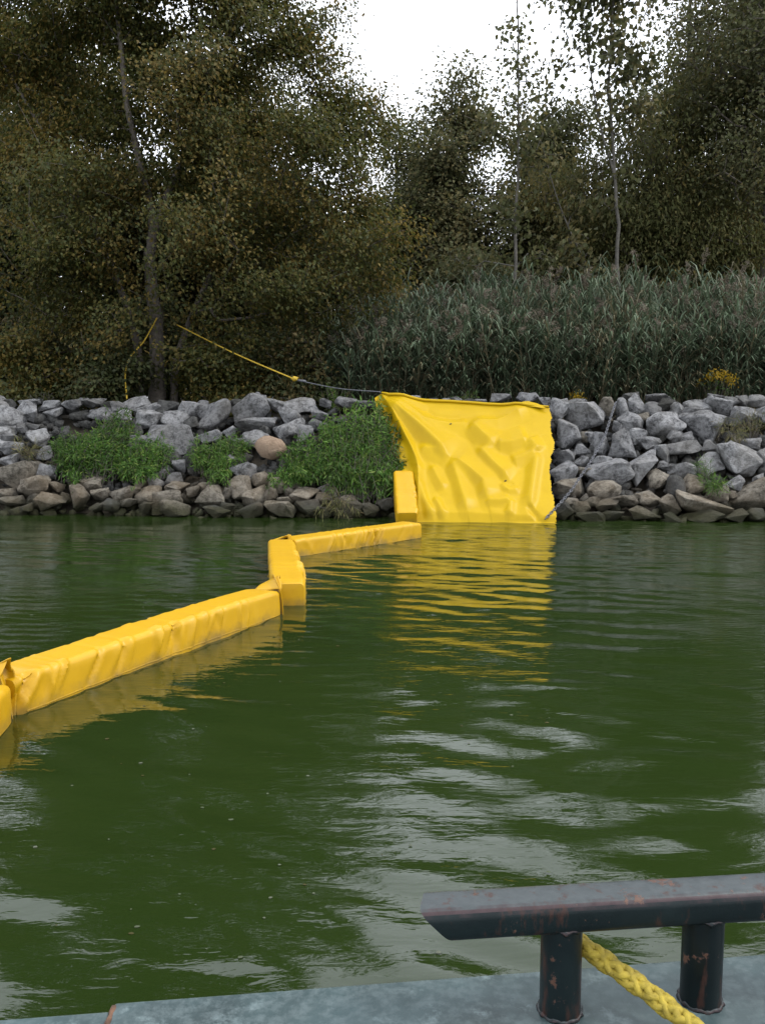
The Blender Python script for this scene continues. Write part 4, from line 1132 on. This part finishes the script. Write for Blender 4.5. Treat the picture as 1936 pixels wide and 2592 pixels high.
# the big sheet draped over the bank
SHEET_LIFT = 0.34
def sheet_pt(cx, cy, lift=SHEET_LIFT):
    return np.array(on_plane(930 + cx / 3.304, 980 + cy / 3.304, S_L + BANK_N * lift, BANK_N))
nu, nv = 190, 170
left = spline([(118, 66), (175, 165), (232, 262), (300, 400), (372, 545), (410, 640), (424, 760), (420, 900), (415, 1000), (412, 1120)], nv)
right = spline([(1515, 172), (1536, 250), (1530, 360), (1556, 480), (1530, 620), (1524, 760), (1548, 930), (1572, 1040), (1582, 1125)], nv)
rg = np.random.default_rng(4)
right[:, 0] += 6 * smooth_noise(np.arange(nv) * 0.35, np.arange(nv) * 0.1, 8, 3) + rg.normal(0, 4.0, nv)
topc = spline([(118, 66), (260, 100), (480, 110), (800, 128), (1150, 152), (1330, 165), (1515, 172)], nu)
u = np.linspace(0, 1, nu)[:, None]; v = np.linspace(0, 1, nv)[None, :]
CX = left[None, :, 0] * (1 - u) + right[None, :, 0] * u
CY = left[None, :, 1] * (1 - u) + right[None, :, 1] * u
base_top = (left[0] * (1 - u) + right[0] * u)
CX = CX + (topc[:, 0:1] - base_top[:, 0:1]) * (1 - v) ** 2
CY = CY + (topc[:, 1:2] - base_top[:, 1:2]) * (1 - v) ** 2
def ridge(pts, h, wa, wb, sharp=1.15):
    """crease along a polyline; wa / wb are its widths on either side"""
    out = np.zeros_like(CX); best = np.full_like(CX, 1e9); side = np.zeros_like(CX); fall = np.ones_like(CX)
    n = len(pts) - 1
    for k in range(n):
        ax, ay = pts[k]; bx_, by_ = pts[k + 1]; dx, dy = bx_ - ax, by_ - ay; l2 = dx * dx + dy * dy
        t = ((CX - ax) * dx + (CY - ay) * dy) / l2; tc = np.clip(t, 0, 1)
        dd = np.hypot(CX - ax - tc * dx, CY - ay - tc * dy)
        sd = np.sign((CX - ax) * dy - (CY - ay) * dx)
        g = (k + tc) / n
        ff = np.clip(np.minimum(g, 1 - g) * 5 + 0.25, 0, 1)
        m = dd < best
        best = np.where(m, dd, best); side = np.where(m, sd, side); fall = np.where(m, ff, fall)
    w = np.where(side > 0, wa, wb)
    return h * fall * np.clip(1 - best / (w * 1.25), 0, 1) ** 1.12
DISP = 0.02 * smooth_noise(CX / 230, CY / 230, 12, 2) + 0.006 * smooth_noise(CX / 60, CY / 60, 13, 2)
crease = np.zeros_like(CX)
for pts, h, wa, wb in [
    ([(150, 120), (430, 360), (690, 610)], 0.17, 170, 60), ([(690, 610), (760, 800), (830, 1045)], 0.10, 110, 60), ([(690, 600), (850, 710), (960, 810), (1000, 965)], 0.12, 150, 70),
    ([(300, 150), (430, 240), (570, 395)], 0.07, 60, 40), ([(440, 285), (720, 328), (850, 305)], 0.08, 80, 90), ([(850, 305), (960, 420), (1060, 505)], 0.14, 140, 80),
    ([(850, 305), (1080, 290), (1330, 170)], 0.09, 90, 90), ([(1060, 505), (1200, 490), (1350, 445)], 0.12, 130, 70), ([(1350, 445), (1420, 555)], 0.12, 80, 80),
    ([(1420, 555), (1390, 760), (1355, 1010)], 0.10, 45, 75), ([(920, 510), (1040, 650), (1190, 790)], 0.11, 130, 55), ([(430, 520), (560, 545), (690, 610)], 0.09, 70, 80),
    ([(430, 780), (480, 950), (545, 1075)], 0.09, 35, 50), ([(530, 660), (590, 780), (640, 860)], 0.06, 60, 50), ([(980, 975), (1100, 970), (1195, 950)], 0.08, 70, 45), ([(1195, 950), (1180, 1070)], 0.07, 45, 35),
    ([(1200, 640), (1300, 600), (1420, 560)], 0.08, 80, 60), ([(150, 130), (260, 320), (360, 520), (425, 700), (425, 1000)], 0.10, 50, 30), ([(560, 930), (600, 1000), (640, 1080)], 0.06, 40, 40),
    ([(1100, 830), (1180, 880), (1270, 860)], 0.06, 50, 40)]:
    crease = (crease ** 2.5 + np.maximum(0, ridge(pts, h, wa, wb)) ** 2.5) ** 0.4
ang_ = np.arctan2(CY - 66, CX - 110); rr_ = np.hypot(CX - 110, CY - 66)
DISP = DISP + 0.016 * np.exp(-rr_ / 420) * np.sin(ang_ * 30 + 1.5 * np.sin(ang_ * 7)) * np.clip(rr_ / 120, 0, 1)      # tension lines from the tied corner
DISP = DISP + crease * 1.45 + ridge([(1340, 1000), (1430, 1095)], -0.08, 25, 25)
DISP -= 0.10 * np.exp(-((v - 0.12) / 0.10) ** 2) * np.sin(np.pi * np.clip(u * 1.15, 0, 1))      # slack under the head line
DISP -= 0.10 * np.clip((v - 0.93) / 0.07, 0, 1)
N_ = np.array(BANK_N)
SP = np.zeros((nu, nv, 3))
for i in range(nu):
    for j in range(nv):
        SP[i, j] = sheet_pt(CX[i, j], CY[i, j])
FLAT = SP.copy()
SP = SP + DISP[..., None] * N_
def drape(X, flat, slack, iters):
    """let the cloth relax: nearly inextensible threads with a little slack, gravity, stones below"""
    X = X.copy(); n0 = np.einsum('ijk,k->ij', flat, N_)
    inv = np.ones(X.shape[:2]); inv[:, 0] = 0; inv[:, -1] = 0; inv[0, :] = 0; inv[-1, ::14] = 0
    grav = np.array([0, 0, -1.0]) * 0.00006
    cons = []
    for (di, dj, k) in ((1, 0, 1.0), (0, 1, 1.0), (1, 1, 0.6), (1, -1, 0.6), (5, 0, 0.10), (0, 5, 0.10)):
        for par_ in range(2):
            st = max(abs(di), abs(dj))
            I, J = np.meshgrid(np.arange(0, X.shape[0] - di), np.arange(max(0, -dj), X.shape[1] - max(0, dj)), indexing='ij')
            sel = (((I // st) if di else (J // st)) % 2) == par_
            a = (I[sel], J[sel]); b = (I[sel] + di, J[sel] + dj)
            lf, lc = np.linalg.norm(flat[b] - flat[a], axis=1), np.linalg.norm(X[b] - X[a], axis=1)
            rest = np.clip(lc, lf * 1.004, lf * slack)
            wa_, wb_ = inv[a], inv[b]; ws = wa_ + wb_; ok = ws > 0
            a = (a[0][ok], a[1][ok]); b = (b[0][ok], b[1][ok])
            cons.append((a, b, rest[ok], (wa_ / np.maximum(ws, 1e-9))[ok], (wb_ / np.maximum(ws, 1e-9))[ok], k))
    V_ = np.zeros_like(X)
    for it in range(iters):
        old = X.copy()
        X = X + (V_ * 0.3 + grav) * inv[..., None]
        for (a, b, rest, fa, fb, k) in cons:
            d = X[b] - X[a]; l = np.linalg.norm(d, axis=1); c = (k * (l - rest) / (l + 1e-9))[:, None] * d
            X[a] += c * fa[:, None]; X[b] -= c * fb[:, None]
        h = np.einsum('ijk,k->ij', X, N_) - n0
        X += np.maximum(0, -0.07 - h)[..., None] * N_
        V_ = X - old
    return X
SP = drape(SP, FLAT, 1.075, 26)
sheet = empty("barrier_sheet", tuple(SP[nu // 2, -1])); tag(sheet, "large creased yellow vinyl sheet draped over the stones into the water", "vinyl sheet")
o = link("sheet", np_mesh("sheet", SP.reshape(-1, 3), grid_faces(nu, nv), True), M["vinyl_sheet"], sheet)
md = o.modifiers.new("thickness", 'SOLIDIFY'); md.thickness = 0.006; md.offset = -1
# hem along the head line, folded back at the right corner
hem = np.array([SP[i, 0] + N_ * 0.015 + np.array([0, 0, 0.02]) for i in range(0, nu, 3)])
hr = 0.035 * np.ones(len(hem)); hr[:6] *= np.linspace(0.5, 1, 6); hr[-6:] *= np.linspace(1, 0.5, 6)
tube("top_hem", hem, hr, M["vinyl_sheet"], sheet, 8)
c0, c1, c2, c3 = sheet_pt(1270, 150, 0.36), sheet_pt(1515, 185, 0.42), sheet_pt(1400, 128, 0.36), sheet_pt(1275, 132, 0.34)
flap("folded_corner", sheet, [c0, c1, c2, c3], (0, 0, 0.03), 9, mat="vinyl_sheet")
# gathered side of the sheet, between its edge and the last float
nu2, nv2 = 40, 90
outer = spline([(60, 90), (75, 160), (125, 270), (165, 400), (185, 560), (205, 660), (260, 760), (330, 900), (390, 1060)], nv2)
inner = spline([(118, 66), (175, 165), (232, 262), (300, 400), (372, 545), (410, 640), (424, 760), (420, 900), (412, 1110)], nv2)
G = np.zeros((nu2, nv2, 3))
for i in range(nu2):
    t = i / (nu2 - 1)
    for j in range(nv2):
        q = inner[j] * (1 - t) + outer[j] * t
        s = j / nv2
        lift = SHEET_LIFT + 0.05 - 0.20 * t - 0.10 * math.sin(math.pi * t) + (0.035 * math.sin(t * 9 + s * 4) + 0.03 * math.sin(s * 26 + 5 * t) * math.sin(math.pi * t)) * min(1, s * 4)
        G[i, j] = sheet_pt(q[0], q[1], lift)
for j in range(nv2):                              # sewn to the sheet's own edge
    G[:, j] += (SP[0, int(j / (nv2 - 1) * (nv - 1))] - G[0, j])[None] * (1 - np.linspace(0, 1, nu2))[:, None]
o = link("gathered_side", np_mesh("gathered_side", G.reshape(-1, 3), grid_faces(nu2, nv2), True), M["vinyl_sheet"], sheet)
md = o.modifiers.new("thickness", 'SOLIDIFY'); md.thickness = 0.006; md.offset = 0
for (sx, sy) in ((693, 312), (1150, 790)):
    p = sheet_pt(sx, sy, SHEET_LIFT)
    i = int(np.argmin(((SP.reshape(-1, 3)[:, [0, 2]] - p[[0, 2]]) ** 2).sum(1))); c = SP.reshape(-1, 3)[i] + N_ * 0.012
    bm = bmesh.new(); bmesh.ops.create_icosphere(bm, subdivisions=1, radius=1)
    for vv in bm.verts: vv.co = Vector((vv.co.x * 0.032, vv.co.y * 0.01, vv.co.z * 0.02 + 0.3 * vv.co.x * 0.03)) + Vector(c)
    me = bpy.data.meshes.new("dark_speck"); bm.to_mesh(me); bm.free(); link("dark_speck", me, M["speck"], sheet)

# ================================================================== ROPES, WIRE, CHAIN
knot = on_y(750, 962, 22.6)
tie = on_y(448, 822, 24.4)
pts = spline([tie, tie.lerp(knot, 0.5) - Vector((0, 0, 0.05)), knot], 30)
rope = empty("tie_rope", tuple(knot)); tag(rope, "taut yellow rope slanting from the maple down to a grey wire", "rope")
tube("rope_line", pts, 0.019, M["rope_far"], rope, 8)
bm = bmesh.new(); bmesh.ops.create_icosphere(bm, subdivisions=2, radius=0.075)
for vv in bm.verts:
    s = 1 + 0.3 * math.sin(vv.co.x * 70) * math.cos(vv.co.z * 60); vv.co = Vector((vv.co.x * 1.2 * s, vv.co.y * s, vv.co.z * 0.9 * s)) + knot + Vector((-0.03, 0, 0.03))
for f in bm.faces: f.smooth = True
me = bpy.data.meshes.new("knot"); bm.to_mesh(me); bm.free(); link("knot", me, M["rope_far"], rope)
corner = Vector(SP[2, 0]) + Vector((-0.05, -0.02, 0.05))
wire = empty("tie_wire", tuple(corner)); tag(wire, "thin grey wire running from the yellow rope's knot to the sheet's top corner", "wire")
tube("wire_line", spline([knot, knot.lerp(corner, 0.5) - Vector((0, 0, 0.06)), corner], 20), 0.014, M["steel"], wire, 6)
tube("shackle", [knot + Vector((0.02, 0, 0)), knot + (corner - knot).normalized() * 0.28], 0.03, M["steel"], wire, 8)
p0 = on_y(398, 805, 24.5); p1 = on_y(330, 905, 23.6); p2 = on_y(318, 950, 23.4); p3 = on_y(322, 1010, 23.0)
hang = tube("hanging_rope", spline([p0, p0.lerp(p1, 0.5) - Vector((0, 0, 0.1)), p1, p2, p3], 40), 0.02, M["rope_far"])
tag(hang, "loose yellow rope hanging from the maple trunk to the stones", "rope")
# galvanised chain over the right-hand stones
ch_px = [(1557, 1020), (1547, 1050), (1536, 1085), (1528, 1108), (1510, 1140), (1490, 1175), (1468, 1207), (1446, 1240), (1422, 1268), (1400, 1292), (1381, 1312)]
cp = spline([bank_point(x, y, 0.36) for x, y in ch_px], 900)
seg = np.linalg.norm(np.diff(cp, axis=0), axis=1); cum = np.concatenate([[0], np.cumsum(seg)])
chain = empty("anchor_chain", tuple(cp[-1])); tag(chain, "galvanised chain slanting over the right stones to the sheet's bottom corner", "chain")
def link_mesh():
    ang = np.linspace(0, 2 * math.pi, 13)[:-1]; c = np.stack([np.cos(ang) * 0.022, 0 * ang, np.sin(ang) * 0.024], -1); c[:, 2] += np.sign(np.sin(ang)) * 0.022
    c = np.vstack([c, c[:1]]); V, Q, T = tube_arrays(c, 0.0095, 5, False); return np_mesh("chain_link", V, Q, True)
lm = link_mesh(); lm.materials.append(M["steel"]); k = 0; s = 0.0
while s < cum[-1]:
    i = min(len(cp) - 2, int(np.searchsorted(cum, s))); p = Vector(cp[i]); d = Vector(cp[min(i + 3, len(cp) - 1)] - cp[max(0, i - 3)]).normalized()
    o = bpy.data.objects.new("chain_link", lm); COL.objects.link(o); o.parent = chain; o.location = p - chain.location
    o.rotation_mode = 'QUATERNION'; o.rotation_quaternion = d.to_track_quat('Z', 'Y') @ Matrix.Rotation(R(45 + 90 * (k % 2)), 4, 'Z').to_quaternion()
    s += 0.068; k += 1

# ================================================================== THE BOAT
DECK_Z = 1.134
d1, d2 = on_z(1416, 2556, DECK_Z), on_z(1771, 2530, DECK_Z)
rail_dir = (d2 - d1); rail_dir.z = 0; rail_dir.normalize(); rail_n = Vector((-rail_dir.y, rail_dir.x, 0))   # points outboard
e_l, e_r = on_z(290, 2537, DECK_Z), on_z(1936, 2413, DECK_Z)
edge_dir = (e_r - e_l); edge_dir.z = 0; edge_dir.normalize(); inb = Vector((edge_dir.y, -edge_dir.x, 0))
boat = empty("workboat", tuple(e_l.lerp(e_r, 0.5) + Vector((0, 0, -DECK_Z)))); tag(boat, "steel workboat gunwale with a dark green pipe rail in the foreground", "boat")

def prism(name, pts_top, z0, z1, mat, parent, bev=0.006):
    bm = bmesh.new(); vs = [bm.verts.new((p.x, p.y, z1)) for p in pts_top]; f = bm.faces.new(vs)
    if f.normal.z < 0: f.normal_flip()
    r = bmesh.ops.extrude_face_region(bm, geom=[f]); vv = [g for g in r["geom"] if isinstance(g, bmesh.types.BMVert)]
    for q in vv: q.co.z = z0
    bmesh.ops.recalc_face_normals(bm, faces=bm.faces[:])
    if bev: bmesh.ops.bevel(bm, geom=bm.edges[:], offset=bev, segments=3, affect='EDGES', profile=0.5)
    for q in bm.faces: q.smooth = True
    me = bpy.data.meshes.new(name); bm.to_mesh(me); bm.free()
    try: me.set_sharp_from_angle(angle=R(40))
    except Exception: pass
    return link(name, me, mat, parent)
GW = 0.62                                        # width of the gunwale plate
far_r = e_l + edge_dir * 4.5
prism("gunwale_plate", [e_l, far_r, far_r + inb * GW, e_l + inb * GW], DECK_Z - 0.03, DECK_Z, M["deck"], boat)
el2 = e_l - edge_dir * 0.004 + inb * 0.012; far_l = el2 - edge_dir * 3.0
o = prism("gunwale_plate", [far_l, el2, el2 + inb * (GW - 0.012), far_l + inb * (GW - 0.012)], DECK_Z - 0.036, DECK_Z - 0.007, M["deck"], boat)
wv = []
for t in np.linspace(0.012, 1, 60): p = e_l + inb * (GW * t) + edge_dir * (0.0015 * math.sin(t * 60)); wv.append((p.x, p.y, DECK_Z - 0.006))
tube("weld_seam", wv, 0.007 + 0.0015 * np.sin(np.arange(60) * 2.1), M["rust"], boat, 6)
ed = [(e_l + edge_dir * t - inb * -0.004) for t in np.linspace(0.005, 4.4, 40)]
# hull side, inner bulwark and deck
hl, hr_ = far_l + inb * 0.03, far_r + inb * 0.03
prism("hull_side", [hl, hr_, hr_ + inb * 0.05, hl + inb * 0.05], -0.6, DECK_Z - 0.037, M["hull"], boat, 0)
prism("bulwark", [hl + inb * (GW - 0.10), hr_ + inb * (GW - 0.10), hr_ + inb * (GW - 0.06), hl + inb * (GW - 0.06)], 0.42, DECK_Z - 0.037, M["hull"], boat, 0)
prism("boat_deck", [hl + inb * 0.05, hr_ + inb * 0.05, hr_ + inb * 3.6, hl + inb * 3.6], 0.36, 0.42, M["deck"], boat, 0)
# rail: rounded box pipe with a slanted cut end
TOPZ = DECK_Z + 0.170
def rail_bar():
    w2, h2, r = 0.040, 0.031, 0.020
    prof = []
    for (cx, cz, a0) in ((w2 - r, h2 - r, 0), (-w2 + r, h2 - r, 90), (-w2 + r, -h2 + r, 180), (w2 - r, -h2 + r, 270)):
        for q in range(6):
            a = R(a0 + q * 18); prof.append((cx + r * math.cos(a), cz + r * math.sin(a)))
    prof = np.array(prof); n = len(prof)
    cen = d1 + Vector((0, 0, 0)); c0 = np.array([cen.x, cen.y, TOPZ + h2 - 0.008]); rd = np.array(rail_dir); rn = np.array(rail_n)
    S = np.concatenate([[-0.222], np.linspace(-0.12, 2.2, 40)]); V = []
    for k, s in enumerate(S):
        for (x, z) in prof:
            cut = 0.030 * (-z / h2) - 0.012 * (-x / w2) if k == 0 else 0.0     # slanted end: lower edge set back
            V.append(c0 + rd * (s + cut) + rn * x + np.array([0, 0, z]))
    V = np.array(V); i, j = np.meshgrid(np.arange(len(S) - 1), np.arange(n), indexing='ij')
    a = i * n + j; b = i * n + (j + 1) % n
    Q = np.stack([a, a + n, b + n, b], -1).reshape(-1, 4)
    k = np.arange(1, n - 1); o2 = (len(S) - 1) * n
    T = np.concatenate([np.stack([0 * k, k, k + 1], -1), np.stack([o2 + 0 * k, o2 + k + 1, o2 + k], -1)])
    me = np_mesh("rail_bar", V, [Q, T], True)
    try: me.set_sharp_from_angle(angle=R(40))
    except Exception: pass
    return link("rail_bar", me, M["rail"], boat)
rail_bar()
spacing = (d2 - d1).length
for q in range(4):
    c = d1 + rail_dir * spacing * q
    V, Qd, T = tube_arrays([(c.x, c.y, DECK_Z + t) for t in np.linspace(-0.005, TOPZ - DECK_Z + 0.01, 8)], 0.0365, 28, True)
    me = np_mesh("post", V, [Qd, T], True)
    try: me.set_sharp_from_angle(angle=R(40))
    except Exception: pass
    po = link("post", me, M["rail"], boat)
    ang = np.linspace(0, 2 * math.pi, 41)
    for (zz, rr, nm) in ((DECK_Z + 0.001, 0.0375, "base_weld"), (TOPZ - 0.001, 0.0365, "top_weld")):
        ring = np.stack([c.x + rr * np.cos(ang), c.y + rr * np.sin(ang), zz + 0.002 * np.sin(ang * 9)], -1)
        Vr, Qr, Tr = tube_arrays(ring, 0.0042 + 0.0012 * np.sin(ang * 11) + 0.0008 * np.sin(ang * 23), 6, False)
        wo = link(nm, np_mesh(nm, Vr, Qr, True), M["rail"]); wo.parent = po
# braided rope lying round the post
rp = [on_z(1385, 2330, DECK_Z + 0.0), on_z(1420, 2362, DECK_Z + 0.07), on_z(1470, 2392, DECK_Z + 0.10), on_z(1540, 2440, DECK_Z + 0.085), on_z(1640, 2512, DECK_Z + 0.055), on_z(1740, 2592, DECK_Z + 0.030), on_z(1860, 2700, DECK_Z + 0.022), on_z(1990, 2830, DECK_Z + 0.02)]
rc = spline(rp, 320)
rp_root = empty("mooring_rope", tuple(rp[-1])); tag(rp_root, "thick braided yellow rope passing behind the rail post over the gunwale", "rope")
tang = unit(np.gradient(rc, axis=0)); sd = unit(np.cross(tang, np.array([0, 0, 1.0]))); upv = np.cross(sd, tang)
arc = np.concatenate([[0], np.cumsum(np.linalg.norm(np.diff(rc, axis=0), axis=1))])
for hand in (1, -1):
    for q in range(4):
        ph = q * math.pi / 2 + (0.0 if hand == 1 else math.pi / 4)
        th = hand * arc / 0.115 * 2 * math.pi + ph
        rad = 0.0108 + 0.0020 * np.sin(4 * arc / 0.115 * 2 * math.pi * 1.0 + ph * 2 * hand + (0 if hand == 1 else math.pi))
        path = rc + sd * (np.cos(th) * rad)[:, None] + upv * (np.sin(th) * rad)[:, None]
        tube("strand", path, 0.0072, M["rope"], rp_root, 7)

# ================================================================== scum and leaf bits drifting on the water
def drift():
    rng = np.random.default_rng(5); V, T, C, o = [], [], [], 0
    for k in range(60):
        px, py = rng.uniform(0, 1400), rng.uniform(1500, 2450)
        p = on_z(px, py); r = rng.uniform(0.004, 0.012) * (0.6 + p.y / 10); n = 7
        a = np.arange(n) / n * 6.28 + rng.uniform(0, 6); rr = r * rng.uniform(0.6, 1.1, n)
        i_, j_ = int(np.searchsorted(wx, p.x)), int(np.searchsorted(wy, p.y)); z = WZ[max(0, i_ - 1):i_ + 2, max(0, j_ - 1):j_ + 2].max() + 0.002
        ring = np.stack([p.x + rr * 1.3 * np.cos(a), p.y + rr * np.sin(a), np.full(n, z)], -1)
        V.append(np.vstack([ring, [[p.x, p.y, z + 0.004]]])); q = np.arange(n)
        T.append(np.stack([q, (q + 1) % n, np.full(n, n)], -1) + o); o += n + 1
        C.append(np.tile([(0.10, 0.12, 0.07), (0.07, 0.06, 0.02), (0.15, 0.16, 0.12)][rng.integers(0, 3)], (n + 1, 1)))
    return link("floating_scum", np_mesh("floating_scum", np.concatenate(V), np.concatenate(T), False, np.concatenate(C)), M["leaf_far"])
tag(drift(), "specks of scum and leaf bits drifting on the green water", "scum", kind="stuff")
